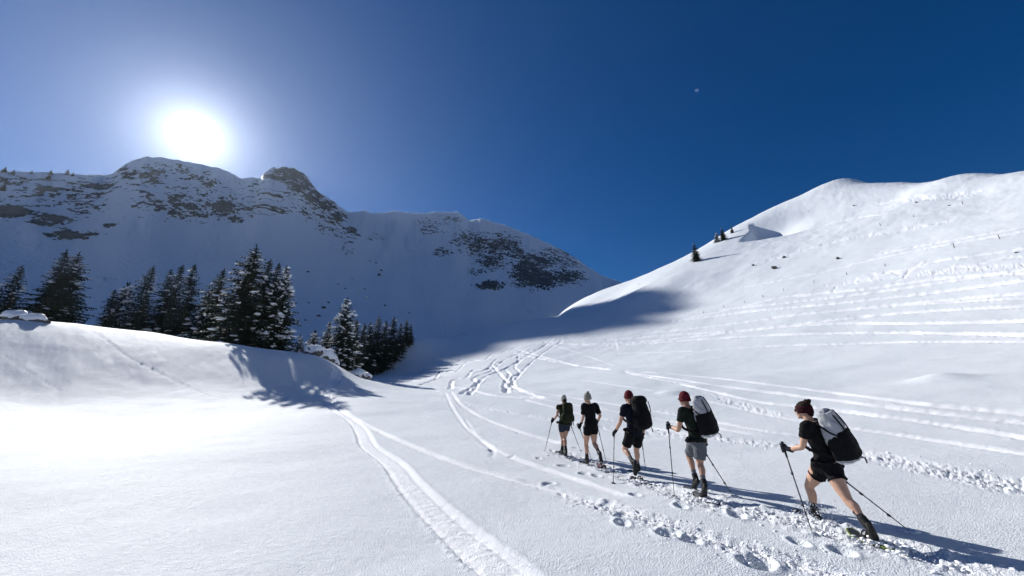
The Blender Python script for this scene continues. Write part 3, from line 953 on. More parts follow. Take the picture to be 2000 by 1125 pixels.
def cloth(name, col, col2=None, rough=.85):
    k = NT(name)
    p = k.coord('Object')
    n = k.noise(p, 6, 4, .6)
    c = k.mix(n, col, col2 or tuple(v * 1.5 for v in col))
    w = k.noise(p, 9, 3, .55)
    b = k.bump(w, .035, .7)
    b = k.bump(k.noise(p, 260, 2), .002, .5, b)
    k.principled(c, rough, .1, b)
    return k.m
M_SKIN = plain('skin', (.42, .25, .17), .5, .4, (.52, .31, .22), 14, .15, 90)
M_SKIN2 = plain('tanned_skin', (.36, .205, .135), .5, .4, (.45, .26, .18), 14, .15, 90)
M_LIP = plain('lips', (.33, .13, .11), .45, .4)
M_BLACK = cloth('black_fabric', (.005, .005, .006), (.009, .009, .011))
M_NAVY = cloth('navy_fabric', (.005, .006, .014), (.009, .011, .022))
M_DGREEN = cloth('dark_green_fabric', (.007, .011, .009), (.012, .018, .014))
M_GREY = cloth('grey_fabric', (.085, .095, .11), (.125, .135, .15))
M_DENIM = cloth('dark_denim', (.014, .020, .032), (.03, .04, .058))
M_OLIVE = cloth('olive_pack_fabric', (.012, .015, .008), (.03, .034, .018))
M_PACKB = cloth('black_pack_fabric', (.005, .005, .006), (.009, .009, .011), .8)
M_PACKG = cloth('pale_grey_pack_fabric', (.28, .29, .31), (.40, .41, .43), .55)
M_PACKW = cloth('white_pack_fabric', (.66, .67, .69), (.76, .77, .78), .55)
M_RED = cloth('dark_red_knit', (.065, .008, .013), (.11, .014, .02))
M_WINE = cloth('wine_knit', (.020, .004, .007), (.042, .008, .012))
M_BEIGE = cloth('grey_beige_knit', (.19, .185, .155), (.27, .26, .22))
M_PALE = cloth('pale_knit', (.27, .265, .235), (.37, .36, .33))
M_GLOVE = cloth('black_glove', (.008, .009, .013), (.016, .017, .024))
M_BOOT = plain('boot_leather', (.008, .008, .009), .7, .25, (.022, .021, .020), 40, .3)
M_SOCK = cloth('grey_sock', (.12, .12, .13), (.18, .18, .19))
M_SOCKD = cloth('dark_sock', (.02, .02, .026), (.04, .04, .05))
M_HAIR = plain('brown_hair', (.009, .005, .003), .75, .15, (.022, .011, .006), 80, .6, 120)
M_POLE = plain('black_pole', (.012, .013, .017), .4, .5)
M_CORK = plain('pole_grip', (.02, .02, .022), .85, .2)
M_STEEL = plain('steel', (.35, .36, .38), .35, .6, None, 30, 0, 60, Metallic=1.0)
M_DECK = plain('black_snowshoe_deck', (.02, .021, .023), .55, .4)
M_DECKG = plain('grey_snowshoe_deck', (.12, .125, .13), .55, .4)
M_DECKR = plain('red_snowshoe_deck', (.34, .035, .025), .5, .4)
M_LIME = plain('lime_snowshoe_deck', (.22, .30, .045), .55, .4)
M_LIMED = plain('lime_plastic', (.13, .18, .03), .55, .4)
M_GLASS = plain('dark_lens', (.006, .006, .008), .12, .6)

# ---- shapes
def loft(secs, sides=16, sq=1.0):
    """closed skin through sections (centre, half-axis a, half-axis b); sq < 1 squares the outline"""
    V = []; F = []
    t = np.linspace(0, 2 * math.pi, sides, endpoint=False)
    ct, st = np.cos(t), np.sin(t)
    cx = np.sign(ct) * np.abs(ct) ** sq; sy = np.sign(st) * np.abs(st) ** sq
    for c, a, b in secs:
        V.append(np.asarray(c) + cx[:, None] * np.asarray(a) + sy[:, None] * np.asarray(b))
    V = np.vstack(V); n = len(secs)
    for i in range(n - 1):
        for j in range(sides):
            p, q = i * sides + j, i * sides + (j + 1) % sides
            F += [(p, q, q + sides), (p, q + sides, p + sides)]
    for base, o, flip in ((0, secs[0][0], True), ((n - 1) * sides, secs[-1][0], False)):
        V = np.vstack([V, np.asarray(o)]); c = len(V) - 1
        for j in range(sides):
            p, q = base + j, base + (j + 1) % sides
            F.append((c, q, p) if flip else (c, p, q))
    return V, np.array(F)
def unit(v): v = np.asarray(v, float); return v / (np.linalg.norm(v) + 1e-12)
def limb(pts, radii, sides=14, n=5):
    """smooth tapered limb through the joints"""
    P = spline(pts, n)
    q = np.linspace(0, len(pts) - 1, len(P)); R = np.interp(q, np.arange(len(radii)) * (len(pts) - 1) / (len(radii) - 1), radii)
    return tube(P, R, sides)
def blob(c, ax, R):
    """ellipsoid: half-axes ax along the columns of R"""
    v, f = ICO2
    return np.asarray(c) + (v * np.asarray(ax)) @ np.asarray(R).T, f

def fuse(name, parts, voxel, smooth, mat, origin, parent, crumple=0):
    """melt overlapping shapes into one continuous surface"""
    t = Tri()
    for v, f in parts: t.add(v - origin, f)
    me = t.mesh(name, mat)
    o = bpy.data.objects.new(name, me); COL.objects.link(o)
    m = o.modifiers.new('melt', 'REMESH'); m.mode = 'VOXEL'; m.voxel_size = voxel; m.use_smooth_shade = True
    if smooth:
        s = o.modifiers.new('soften', 'SMOOTH'); s.factor = .5; s.iterations = smooth
    dg = bpy.context.evaluated_depsgraph_get()
    new = bpy.data.meshes.new_from_object(o.evaluated_get(dg))
    new.name = name
    o.modifiers.clear(); o.data = new
    bpy.data.meshes.remove(me)
    if not new.materials: new.materials.append(mat)
    new.polygons.foreach_set('use_smooth', np.ones(len(new.polygons), dtype=bool))
    if crumple:
        n = len(new.vertices); co = np.empty(n * 3, np.float32); new.vertices.foreach_get('co', co); co = co.reshape(-1, 3)
        nv = np.empty(n * 3, np.float32); new.vertices.foreach_get('normal', nv); nv = nv.reshape(-1, 3)
        q = 1 - 2 * np.abs(fbm(co[:, 0] * 11 + co[:, 2] * 7, co[:, 1] * 11 - co[:, 2] * 9, 7, 3))
        co = co + nv * (crumple * (q - .4))[:, None]
        new.vertices.foreach_set('co', co.astype(np.float32).ravel()); new.update()
    if parent: o.parent = parent
    return o
def solid(name, parts, mat, origin, parent, smooth=True):
    t = Tri()
    for v, f in parts: t.add(np.asarray(v) - origin, f)
    return link(bpy.data.objects.new(name, t.mesh(name, mat, smooth)), parent)
def box(c, ax, R):
    s = np.array([[x, y, z] for x in (-1, 1) for y in (-1, 1) for z in (-1, 1)], float)
    f = [(0, 1, 3), (0, 3, 2), (4, 6, 7), (4, 7, 5), (0, 4, 5), (0, 5, 1), (2, 3, 7), (2, 7, 6), (0, 2, 6), (0, 6, 4), (1, 5, 7), (1, 7, 3)]
    return np.asarray(c) + (s * np.asarray(ax)) @ np.asarray(R).T, np.array(f)
def frame_from(fwd, up):
    """columns: right, forward, up"""
    up = unit(up); f = unit(np.asarray(fwd) - up * np.dot(fwd, up)); r = np.cross(f, up)
    return np.stack([r, f, up], 1)

def walker(key, label, spec):
    W = WALK[key]
    J = {k: at_depth(v[0], v[1], W['y'] + v[2]) for k, v in W['joints'].items()}
    k = spec.get('k', 1.0)
    vx = spec.get('voxel', .0085)
    base = np.array([J['pelvis'][0], J['pelvis'][1], 0.0]); base[2] = float(ground_z(base[0], base[1]))
    root = link(bpy.data.objects.new('person', None)); root.location = tuple(base)
    tag(root, label, 'person', None)
    up = unit(J['neck'] - J['pelvis'])
    sR = unit(J['shR'] - J['shL']); sR = unit(sR - up * (sR @ up))
    fw = np.cross(up, sR)
    hR = unit(J['hipR'] - J['hipL']); hR = unit(hR * .5 + sR * .5); hR = unit(hR - up * (hR @ up)); hF = np.cross(up, hR)
    skin = spec['skin']
    fem = spec.get('fem', False)
    sp = lambda q, bow=0.0: J['pelvis'] + (J['neck'] - J['pelvis']) * q + fw * bow
    # ---- body
    def torso(grow, q0=-.14, q1=1.0):
        prof = [(-.14, .145, .105), (0, .172 if fem else .165, .122), (.12, .165, .118), (.34, .125 if fem else .142, .098), (.55, .142 if fem else .158, .112),
                (.72, .152 if fem else .172, .122), (.86, .150 if fem else .168, .105), (.95, .105, .082), (1.0, .066, .064)]
        out = []
        for q, a, b in prof:
            if q < q0 - 1e-6 or q > q1 + 1e-6: continue
            t_ = min(max(q, 0), 1); rr_ = unit(hR * (1 - t_) + sR * t_); ff = np.cross(up, rr_)
            out.append((sp(q) - fw * .012, rr_ * (a * k + grow), ff * (b * k + grow)))
        return out
    head_up = unit(np.array([0, 0, 1.0]) * .8 + up * .35)
    la = math.radians(W['look'])
    H = frame_from((math.sin(la), math.cos(la), -.12), head_up)
    hc = J['head']
    hk = k * spec.get('hk', 1.0)
    parts = [loft(torso(0), 18),
             limb([J['neck'] - up * .07, J['neck'] * .6 + hc * .4, hc - H[:, 2] * .03], [.062 * k, .054 * k, .056 * k]),
             blob(hc + H @ np.array([0, -.012, .022]) * hk, np.array([.076, .096, .105]) * hk, H),
             blob(hc + H @ np.array([0, .030, -.045]) * hk, np.array([.056, .062, .070]) * hk, H),
             blob(hc + H @ np.array([0, .066, -.092]) * hk, np.array([.026, .022, .020]) * hk, H),
             blob(hc + H @ np.array([0, .082, .028]) * hk, np.array([.048, .014, .012]) * hk, H),
             loft([(hc + H @ np.array([0, .084, .018]) * hk, H[:, 0] * .009 * hk, H[:, 1] * .010 * hk),
                   (hc + H @ np.array([0, .104, -.014]) * hk, H[:, 0] * .014 * hk, H[:, 1] * .014 * hk),
                   (hc + H @ np.array([0, .094, -.030]) * hk, H[:, 0] * .015 * hk, H[:, 1] * .010 * hk)], 8)]
    for s in (-1, 1):
        parts.append(blob(hc + H @ np.array([s * .076, -.012, -.012]) * hk, np.array([.009, .019, .031]) * hk, H))
        parts.append(blob(hc + H @ np.array([s * .042, .062, -.022]) * hk, np.array([.024, .022, .022]) * hk, H))
    for s, S in ((-1, 'L'), (1, 'R')):
        sh, el, wr, ha = J['sh' + S], J['el' + S], J['wr' + S], J['ha' + S]
        parts.append(limb([sh * .85 + sp(.84) * .15, sh + (el - sh) * .5, el, el + (wr - el) * .4, wr, wr * .5 + ha * .5],
                          np.array([.058, .047, .039, .042, .028, .030]) * k * (0.92 if fem else 1.0)))
        hp, kn, an, to = J['hip' + S], J['kn' + S], J['an' + S], J['to' + S]
        bk = unit(np.cross(unit(an - kn), np.cross(unit(an - kn), fw)))       # towards the calf
        parts.append(limb([hp + up * .06, hp + (kn - hp) * .45 + fw * .012, kn - (kn - hp) * .08, kn + (an - kn) * .08, kn + (an - kn) * .33 + bk * .012, kn + (an - kn) * .7, an],
                          np.array([.098, .088, .060, .055, .058, .041, .034]) * k * spec.get('leg', 1.0)))
    body = fuse('body', parts, vx, 5, skin, base, root)
    solid('lips', [blob(hc + H @ np.array([0, .089, -.052]) * hk, np.array([.021, .007, .007]) * hk, H)], M_LIP, base, root)
    # ---- clothes
    cut = spec.get('sleeve', .55)
    tp = [loft(torso(.016, -.14 if spec.get('long') else 0, .95) + [(sp(.985), sR * .074 * k, fw * .070 * k)], 20)]
    for S in 'LR':
        sh, el = J['sh' + S], J['el' + S]
        tp.append(limb([sp(.83) * .45 + sh * .55, sh, sh + (el - sh) * cut * .6, sh + (el - sh) * cut], np.array([.078, .078, .068, .066]) * k))
    if spec.get('sleeve', 1) > 0: fuse('shirt', tp, vx, 4, spec['shirt'], base, root, .007)
    sp_ = [loft([(sp(-.15), hR * .165 * k, hF * .125 * k), (sp(-.04), hR * .188 * k, hF * .142 * k), (sp(.1), hR * .180 * k, hF * .132 * k), (sp(.2), hR * .160 * k, hF * .118 * k)], 20)]
    hem = spec['hem']
    for S in 'LR':
        hp, kn = J['hip' + S], J['kn' + S]
        rr_ = np.array([.112, .110, .100, spec.get('hemr', .094)]) * k
        sp_.append(limb([hp + up * .05, hp + (kn - hp) * hem * .35, hp + (kn - hp) * hem * .75, hp + (kn - hp) * hem], rr_))
    fuse('shorts', sp_, vx, 3, spec['shorts'], base, root, .007)
    # ---- boots and socks
    for s, S in ((-1, 'L'), (1, 'R')):
        kn, an, to = J['kn' + S], J['an' + S], J['to' + S]
        shin = unit(kn - an)
        d = unit(to - an); fdir = unit(d - shin * (d @ shin) * .55)
        dn = -unit(shin - fdir * (shin @ fdir))
        rt = np.cross(fdir, -dn)
        heel = an + dn * .070 * k - fdir * .05
        secs = []
        for q, w, h, dz in ((-.02, .022, .030, .0), (0.02, .036, .044, .004), (.10, .041, .050, .004), (.17, .045, .042, .014), (.22, .047, .034, .022), (.265, .038, .026, .028), (.285, .018, .014, .034)):
            secs.append((heel + fdir * q * k + dn * dz, rt * w * k, dn * h * k))
        bt = [loft(secs, 14, .8), limb([an + shin * .06, an + shin * .03, heel * .6 + an * .4 + fdir * .035], [.050 * k, .050 * k, .052 * k])]
        b = fuse('boot', bt, .007, 2, M_BOOT, base, root)
        lace = []
        for q in (.06, .09, .12, .15):
            c = heel + fdir * (q + .02) * k - dn * .036 * k
            lace.append(box(c - dn * .006, (.036 * k, .004, .004), np.stack([rt, fdir, -dn], 1)))
        solid('laces', lace, M_SOCKD, base, b)
        lo, hi_ = spec.get('sock', (.06, .16))
        v, f = limb([an + shin * lo, an + shin * (lo + hi_) * .5, an + shin * hi_], [.044 * k, .041 * k, .040 * k + hi_ * .05])
        solid('sock', [(v, f)], spec.get('sockmat', M_SOCK), base, root)
    # ---- poles and gloves
    hands = {}
    for s, S in ((-1, 'L'), (1, 'R')):
        ha, wr = J['ha' + S], J['wr' + S]
        tip = hit(*spec['tips'][0 if s < 0 else 1])
        ax = unit(ha - tip)                                          # up along the pole
        pal = unit((wr - ha) - ax * ((wr - ha) @ ax))                # from the grip back to the wrist
        kn = np.cross(ax, pal)
        gl = [blob(ha + pal * .030 * k, np.array([.022, .030, .044]) * k, np.stack([kn, pal, ax], 1)),
              limb([ha + pal * .045 * k, wr * .55 + ha * .45, wr + (wr - ha) * .30], np.array([.032, .031, .038]) * k, 12)]
        for i in range(4):
            z = (1.45 - i) * .0235 * k
            lr = (.95, 1.05, 1.0, .85)[i]
            arc = []
            for a in np.linspace(-.35, 3.9 * lr, 9):
                arc.append(ha + ax * (z - .004 * a) + (pal * math.cos(a) + s * kn * math.sin(a)) * .031 * k)
            gl.append(tube(arc, np.linspace(.0125, .0098, 9) * k, 8))
        th = [ha + pal * .030 * k + ax * .030 * k - s * kn * .008, ha + ax * .050 * k - s * kn * .026 * k + pal * .012, ha + ax * .058 * k - s * kn * .024 * k - pal * .014 * k, ha + ax * .056 * k - s * kn * .008 * k - pal * .030 * k]
        gl.append(limb(th, np.array([.014, .0135, .012, .010]) * k, 8))
        fuse('glove', gl, .0048 if vx < .01 else .006, 1, M_GLOVE, base, root)
        hands[S] = (ha, ax, tip)
    # ---- head gear
    hat = spec['hat']
    def cap(z0, z1, grow, lift=0):
        secs = []
        for q in np.linspace(0, 1, 9):
            zz = z0 + (z1 - z0) * q
            t_ = (zz - .022) / (.105 + lift)
            rad = math.sqrt(max(1 - t_ * t_, .0)) if abs(t_) < 1 else 0
            secs.append((hc + H @ np.array([0, -.012 - .1 * max(0, -zz) * .2, zz]) * hk, H[:, 0] * (.076 * max(rad, .05) + grow) * hk, H[:, 1] * (.096 * max(rad, .05) + grow) * hk))
        return loft(secs, 20)
    if hat == 'beanie':
        bo = fuse('beanie', [cap(-.030, .1505, .010, .024)], .006, 2, spec['hatmat'], base, root)
        solid('brim', [loft([(hc + H @ np.array([0, -.014, -.034]) * hk, H[:, 0] * .086 * hk, H[:, 1] * .106 * hk), (hc + H @ np.array([0, -.012, .016]) * hk, H[:, 0] * .088 * hk, H[:, 1] * .108 * hk)], 24)], spec['hatmat'], base, bo)
    elif hat == 'tall':
        bo = fuse('beanie', [cap(-.030, .1465, .010, .02), blob(hc + H @ np.array([0, -.030, .135]) * hk, np.array([.036, .042, .050]) * hk, H)], .006, 2, spec['hatmat'], base, root)
        solid('brim', [loft([(hc + H @ np.array([0, -.014, -.036]) * hk, H[:, 0] * .086 * hk, H[:, 1] * .106 * hk), (hc + H @ np.array([0, -.012, .018]) * hk, H[:, 0] * .088 * hk, H[:, 1] * .108 * hk)], 24)], spec['hatmat'], base, bo)
    elif hat == 'band':
        solid('headband', [loft([(hc + H @ np.array([0, -.014, -.030 + .095 * q]) * hk, H[:, 0] * (.086 + .003 * math.sin(q * 3.1)) * hk * (1 - .06 * q), H[:, 1] * (.107 + .003 * math.sin(q * 3.1)) * hk * (1 - .06 * q)) for q in np.linspace(0, 1, 6)], 24)], spec['hatmat'], base, root)
        fuse('hair', [blob(hc + H @ np.array([0, -.018, .034]) * hk, np.array([.082, .100, .102]) * hk, H),
                      blob(hc + H @ np.array([0, -.070, -.030]) * hk, np.array([.066, .045, .060]) * hk, H),
                      blob(hc + H @ np.array([.0, -.075, .118]) * hk, np.array([.040, .040, .036]) * hk, H),
                      blob(hc + H @ np.array([.010, -.095, .135]) * hk, np.array([.022, .026, .024]) * hk, H),
                      blob(hc + H @ np.array([-.012, -.055, .138]) * hk, np.array([.020, .022, .020]) * hk, H)], .007, 1, M_HAIR, base, root)
    if spec.get('hair'):
        fuse('hair', [limb([hc + H @ np.array([0, -.060, .0]), hc + H @ np.array([0, -.090, -.07]), hc + H @ np.array([.01, -.100, -.16]), hc + H @ np.array([.0, -.10, -.24])], np.array([.060, .052, .040, .018]))], .007, 1, M_HAIR, base, root)
    if spec.get('glasses'):
        gp = []
        for s in (-1, 1):
            gp.append(blob(hc + H @ np.array([s * .033, .088, .008]) * hk, np.array([.028, .010, .020]) * hk, H))
            gp.append(tube([hc + H @ np.array([s * .060, .080, .012]) * hk, hc + H @ np.array([s * .082, .04, .010]) * hk, hc + H @ np.array([s * .084, -.02, .004]) * hk], [.005] * 3, 6))
        gp.append(tube([hc + H @ np.array([-.012, .096, .010]) * hk, hc + H @ np.array([.012, .096, .010]) * hk], [.004] * 2, 6))
        fuse('sunglasses', gp, .004, 1, M_GLASS, base, root)
    return dict(J=J, up=up, right=sR, fwd=fw, hands=hands, k=k, base=base, sp=sp, root=root)

def trekking_pole(info, S, label):
    ha, ax, tip = info['hands'][S]
    tip = tip - ax * .10
    L = np.linalg.norm(ha - tip)
    o = link(bpy.data.objects.new('trekking_pole', None)); o.location = tuple(tip)
    tag(o, label, 'trekking pole', 'trekking poles of the walkers')
    at = lambda q: tip + ax * q
    ref = unit(np.cross(ax, (1.0, .2, 0))); r2 = np.cross(ax, ref)
    solid('shaft', [tube([at(.03), at(L * .36), at(L * .362), at(L * .7), at(L * .702), at(L - .03)], [.0058, .0062, .0078, .0078, .0092, .0092], 8)], M_POLE, tip, o)
    g = solid('grip', [tube([at(L - .13), at(L - .06), at(L - .05), at(L + .03), at(L + .065), at(L + .085), at(L + .09)], [.0125, .0145, .0175, .0165, .019, .021, .012], 10)], M_CORK, tip, o)
    st = [at(L + .07) + ref * .018 * math.cos(a) * 2.2 - np.array([0, 0, .055]) * (1 - math.cos(a)) * .6 + r2 * .030 * math.sin(a) for a in np.linspace(0, 6.28, 14)]
    solid('strap', [tube(st, [(.0035, .010)] * 14, 6)], M_GLOVE, tip, g)
    for q in (.36, .70):
        solid('clamp', [tube([at(L * q - .022), at(L * q - .018), at(L * q + .018), at(L * q + .022)], [.010, .0125, .0125, .010], 8), box(at(L * q) + ref * .015, (.006, .005, .016), np.stack([r2, ref, ax], 1))], M_POLE, tip, o)
    solid('basket', [tube([at(.075), at(.080), at(.092), at(.10)], [.008, .045, .047, .010], 12)], M_POLE, tip, o)
    solid('tip', [tube([at(-.02), at(.0), at(.035)], [.0025, .0055, .0062], 8)], M_STEEL, tip, o)
    return o

def snowshoe(toe_px, az, label, deck, frame_mat, tilt=0.0, z=None, depth=None, sink=.015, L=.56):
    """oval frame with a narrow tail, deck, binding plate, straps, heel riser and crampon teeth; toe points along az"""
    if isinstance(toe_px, tuple): c = hit(*toe_px) if depth is None else at_depth(toe_px[0], toe_px[1], depth)
    else: c = np.array(toe_px)
    c = c.copy(); 
    if z is not None: c[2] = z
    else: c[2] = float(ground_z(c[0], c[1])) - sink
    a = math.radians(az)
    o = link(bpy.data.objects.new('snowshoe', None)); o.location = tuple(c); o.rotation_euler = (tilt, 0, -a)
    tag(o, label, 'snowshoe', 'snowshoes worn by the walkers')
    Z0 = np.zeros(3)
    W = .105
    out = []
    for q in np.linspace(0, 1, 40, endpoint=False):
        t = q * 2 * math.pi
        y = math.cos(t) * .5
        w = W * (1 - .30 * sstep(.0, -.5, np.array(y)))
        x = math.copysign(abs(math.sin(t)) ** .62, math.sin(t)) * w
        zz = .05 * max(y - .30, 0) / .2 * 1.1
        out.append(np.array([x, y * L, zz]))
    V, F = tube(out + [out[0]], [.0095] * 41, 7, False)
    solid('frame', [(V, F)], frame_mat, Z0, o)
    v = []; n = len(out)
    for q in out: v.append(q * (.93, .95, 1) + (0, 0, .004))
    for q in out: v.append(q * (.93, .95, 1) - (0, 0, .004))
    v += [np.array([0, 0, .004]), np.array([0, 0, -.004])]
    f = []
    for i in range(n):
        j = (i + 1) % n
        f += [(2 * n, j, i), (2 * n + 1, n + i, n + j), (i, j, n + j), (i, n + j, n + i)]
    solid('deck', [(np.array(v), np.array(f))], deck, Z0, o, False)
    I = np.eye(3)
    b = solid('binding', [box((0, .03, .014), (.045, .11, .007), I), box((-.050, .07, .035), (.005, .035, .024), I), box((.050, .07, .035), (.005, .035, .024), I), box((0, -.045, .022), (.04, .02, .014), I)], M_BOOT, Z0, o)
    for yy, hh in ((.09, .075), (.04, .085)):
        arc = [np.array([.053 * math.cos(t), yy, .02 + hh * math.sin(t)]) for t in np.linspace(0, math.pi, 10)]
        solid('strap', [tube(arc, [(.003, .011)] * 10, 6)], M_POLE, Z0, b)
    solid('heel_riser', [box((0, -.115, .012), (.032, .02, .008), I), box((0, -.13, .024), (.028, .005, .012), I)], M_DECKG, Z0, o)
    cr = []
    for x in (-.045, -.015, .015, .045):
        for yy in (.13, -.06):
            cr.append(loft([(np.array([x, yy, -.004]), np.array([.011, 0, 0]), np.array([0, .005, 0])), (np.array([x, yy + .006, -.04]), np.array([.002, 0, 0]), np.array([0, .002, 0]))], 4))
    solid('crampon', cr, M_STEEL, Z0, o)
    return o

def backpack(info, label, kind, hgt, wid, dep, up_off=0.0, back=.02, lean=0.0, side=0.0):
    """the pack on a walker's back: bag, lid or roll top, pockets, straps and hip belt"""
    up, rt, fw, k = info['up'], info['right'], info['fwd'], info['k']
    u = unit(up + fw * lean)
    f = unit(fw - u * (fw @ u)); r = np.cross(f, u)
    bot = info['sp'](.08) + u * up_off - f * (.115 * k + dep / 2 + back) + r * side
    o = link(bpy.data.objects.new('backpack', None)); o.location = tuple(bot)
    tag(o, label, 'backpack')
    R = np.stack([r, f, u], 1)
    P = lambda x, y, z: bot + R @ np.array([x, y, z])
    def sec(z, w, d, y=0.0): return (P(0, y, z), r * w / 2, f * d / 2)
    h, w, d = hgt, wid, dep
    if kind == 'rolltop':
        wrk = [sec(-.005, w * .55, d * .55, .02), sec(.02, w * .86, d * .80, .01), sec(.07, w * .98, d * .98), sec(h * .10, w, d)]
        fuse('bottom_panel', [loft(wrk, 24, .7)], .009, 1, M_PACKW, bot, o)
        main = [sec(h * .09, w * 1.03, d * 1.03), sec(h * .14, w * 1.07, d * 1.10, -.01), sec(h * .34, w * 1.08, d * 1.12, -.012), sec(h * .52, w * 1.04, d * 1.06, -.008), sec(h * .60, w * .99, d * 1.0), sec(h * .63, w * .94, d * .93)]
        fuse('stuff_pocket', [loft(main, 24, .65)], .009, 2, M_PACKB, bot, o, .008)
        rng_ = np.random.default_rng(int(h * 1000))
        top = []
        for q in np.linspace(.05, 1, 12):
            j = rng_.normal(size=2) * .008
            nar = 1 - .13 * max(q - .62, 0) / .38
            top.append(sec(h * q, w * .98 * nar + j[0], d * (.98 - .36 * max(q - .60, 0) / .4) + j[1], .02 * q))
        bg_ = fuse('bag', [loft(top, 26, .7), loft([(P(-w * .36, .03, h * .985), u * .035, f * .045), (P(0, .035, h * 1.015), u * .034, f * .04), (P(w * .36, .03, h * .985), u * .035, f * .045)], 12)], .009, 1, M_PACKG, bot, o, .014)
        for x in (-.22, .22):
            pa = [P(w * x, -d * .50, h * .56), P(w * x, -d * .435, h * .72), P(w * x, -d * .335, h * .87), P(w * x * .9, -d * .20, h * .985), P(w * x * .7, .02, h * 1.03)]
            solid('compression_strap', [tube(spline(pa, 4), [(.004, .011)] * 17, 6)], M_PACKB, bot, o)
        for s in (-1, 1):
            pa = [P(s * w * .50, d * .45, h * .84), P(s * w * .535, d * .1, h * .66), P(s * w * .525, -d * .2, h * .56)]
            solid('side_strap', [tube(spline(pa, 4), [(.005, .012)] * 9, 6)], M_PACKB, bot, o)
        for x in (.16, .24):
            solid('hanging_strap', [tube([P(w * x, -d * .45, .05), P(w * x + .01, -d * .58, .02), P(w * x + .015, -d * .58, .02) + np.array([.01, 0, -.06])], [(.002, .005)] * 3, 6)], M_PACKB, bot, o)
    else:
        mat = M_PACKB if kind == 'black' else M_OLIVE
        main = [sec(0, w * .62, d * .6, .02), sec(.03, w * .9, d * .85), sec(h * .15, w * 1.02, d * 1.02, -.01), sec(h * .4, w * 1.03, d * 1.04, -.012), sec(h * .62, w * .98, d * .98), sec(h * .80, w * .9, d * .86, .01), sec(h * .84, w * .8, d * .7, .01)]
        fuse('bag', [loft(main, 24, .7)], .010, 2, mat, bot, o, .010)
        lid = [sec(h * .80, w * .92, d * .92, .0), sec(h * .85, w * .98, d * 1.04, -.004), sec(h * .93, w * .93, d * .96, .004), sec(h * .985, w * .7, d * .66, .01), sec(h, w * .4, d * .35, .012)]
        fuse('lid', [loft(lid, 22, .75)], .010, 2, mat, bot, o, .008)
        fuse('front_pocket', [loft([sec(h * .10, w * .66, d * .2, -d * .5), sec(h * .16, w * .76, d * .34, -d * .5), sec(h * .45, w * .74, d * .36, -d * .5), sec(h * .60, w * .6, d * .18, -d * .46)], 18, .7)], .010, 2, mat, bot, o)
        for s in (-1, 1):
            fuse('side_pocket', [loft([(P(s * w * .5, 0, h * .06), r * .03, f * d * .3), (P(s * w * .52, 0, h * .12), r * .05, f * d * .38), (P(s * w * .51, 0, h * .34), r * .045, f * d * .36), (P(s * w * .49, 0, h * .42), r * .02, f * d * .3)], 14)], .010, 1, mat, bot, o)
            solid('compression_strap', [tube(spline([P(s * w * .33, -d * .52, h * .82), P(s * w * .34, -d * .60, h * .66), P(s * w * .30, -d * .66, h * .5)], 4), [(.004, .011)] * 9, 6)], M_PACKB, bot, o)
        solid('hanging_strap', [tube([P(w * .42, -d * .3, .05), P(w * .46, -d * .36, -.01), P(w * .47, -d * .36, -.07)], [(.003, .009)] * 3, 6)], M_PACKB, bot, o)
    # shoulder straps over the shoulders, hip belt round the waist
    J = info['J']
    for S, s in (('L', -1), ('R', 1)):
        shp = info['sp'](.86) + info['right'] * s * .105 * k
        fr = info['fwd']
        pa = [P(s * w * .22, d * .48, h * .78), shp - fr * .085 + up * .055, shp + up * .075, shp + fr * .095 + up * .02, info['sp'](.62) + info['right'] * s * .120 * k + fr * .142 * k, info['sp'](.42) + info['right'] * s * .152 * k + fr * .085 * k, P(s * w * .42, d * .40, h * .16)]
        solid('shoulder_strap', [tube(spline(pa, 4), [(.009, .024)] * 25, 8)], M_PACKB, bot, o)
    belt = [info['sp'](.10) + info['right'] * math.cos(a) * .200 * k + info['fwd'] * math.sin(a) * .152 * k for a in np.linspace(math.pi * 1.35, -math.pi * .35, 22)]
    hb = solid('hip_belt', [tube(belt, [(.011, .030)] * 22, 8)], M_PACKB, bot, o)
    fuse('belt_pocket', [blob(info['sp'](.10) - info['right'] * .196 * k + info['fwd'] * .07 * k, (.032, .055, .040), np.stack([info['right'], info['fwd'], up], 1))], .007, 1, M_PACKB, bot, hb)
    return o

# ---- the five, from the last in the file to the first
i5 = walker('e', 'person striding past in wine headband, hair bun, black shirt and black shorts', dict(
    skin=M_SKIN, fem=True, shirt=M_BLACK, shorts=M_BLACK, hem=.40, hemr=.112, hat='band', hatmat=M_WINE, glasses=True, sockmat=M_SOCKD, sock=(.05, .13), leg=1.0, k=1.0, voxel=.0075,
    tips=((1586, 1039), (1780, 1040))))
i4 = walker('d', 'person in dark red beanie, dark green shirt and grey knee-length shorts', dict(
    skin=M_SKIN2, shirt=M_DGREEN, shorts=M_GREY, hem=.80, hemr=.088, hat='beanie', hatmat=M_RED, glasses=True, sock=(.06, .12), k=1.0, long=True, leg=.97, voxel=.008,
    tips=((1317, 967), (1433, 971))))
i3 = walker('c', 'person in dark red beanie, navy shirt and black shorts lifting a heel', dict(
    skin=M_SKIN, shirt=M_NAVY, shorts=M_BLACK, hem=.72, hemr=.098, hat='beanie', hatmat=M_RED, glasses=True, sock=(.04, .13), k=1.03, long=True, voxel=.009,
    tips=((1198, 944), (1261, 917))))
i2 = walker('b', 'person without a pack in tall beige bobble hat, black shirt and black shorts', dict(
    skin=M_SKIN, shirt=M_BLACK, shorts=M_BLACK, hem=.36, hemr=.104, hat='tall', hatmat=M_BEIGE, sockmat=M_SOCKD, sock=(.03, .30), fem=True, sleeve=.80, k=.97, voxel=.009,
    tips=((1157, 901), (1184, 902))))
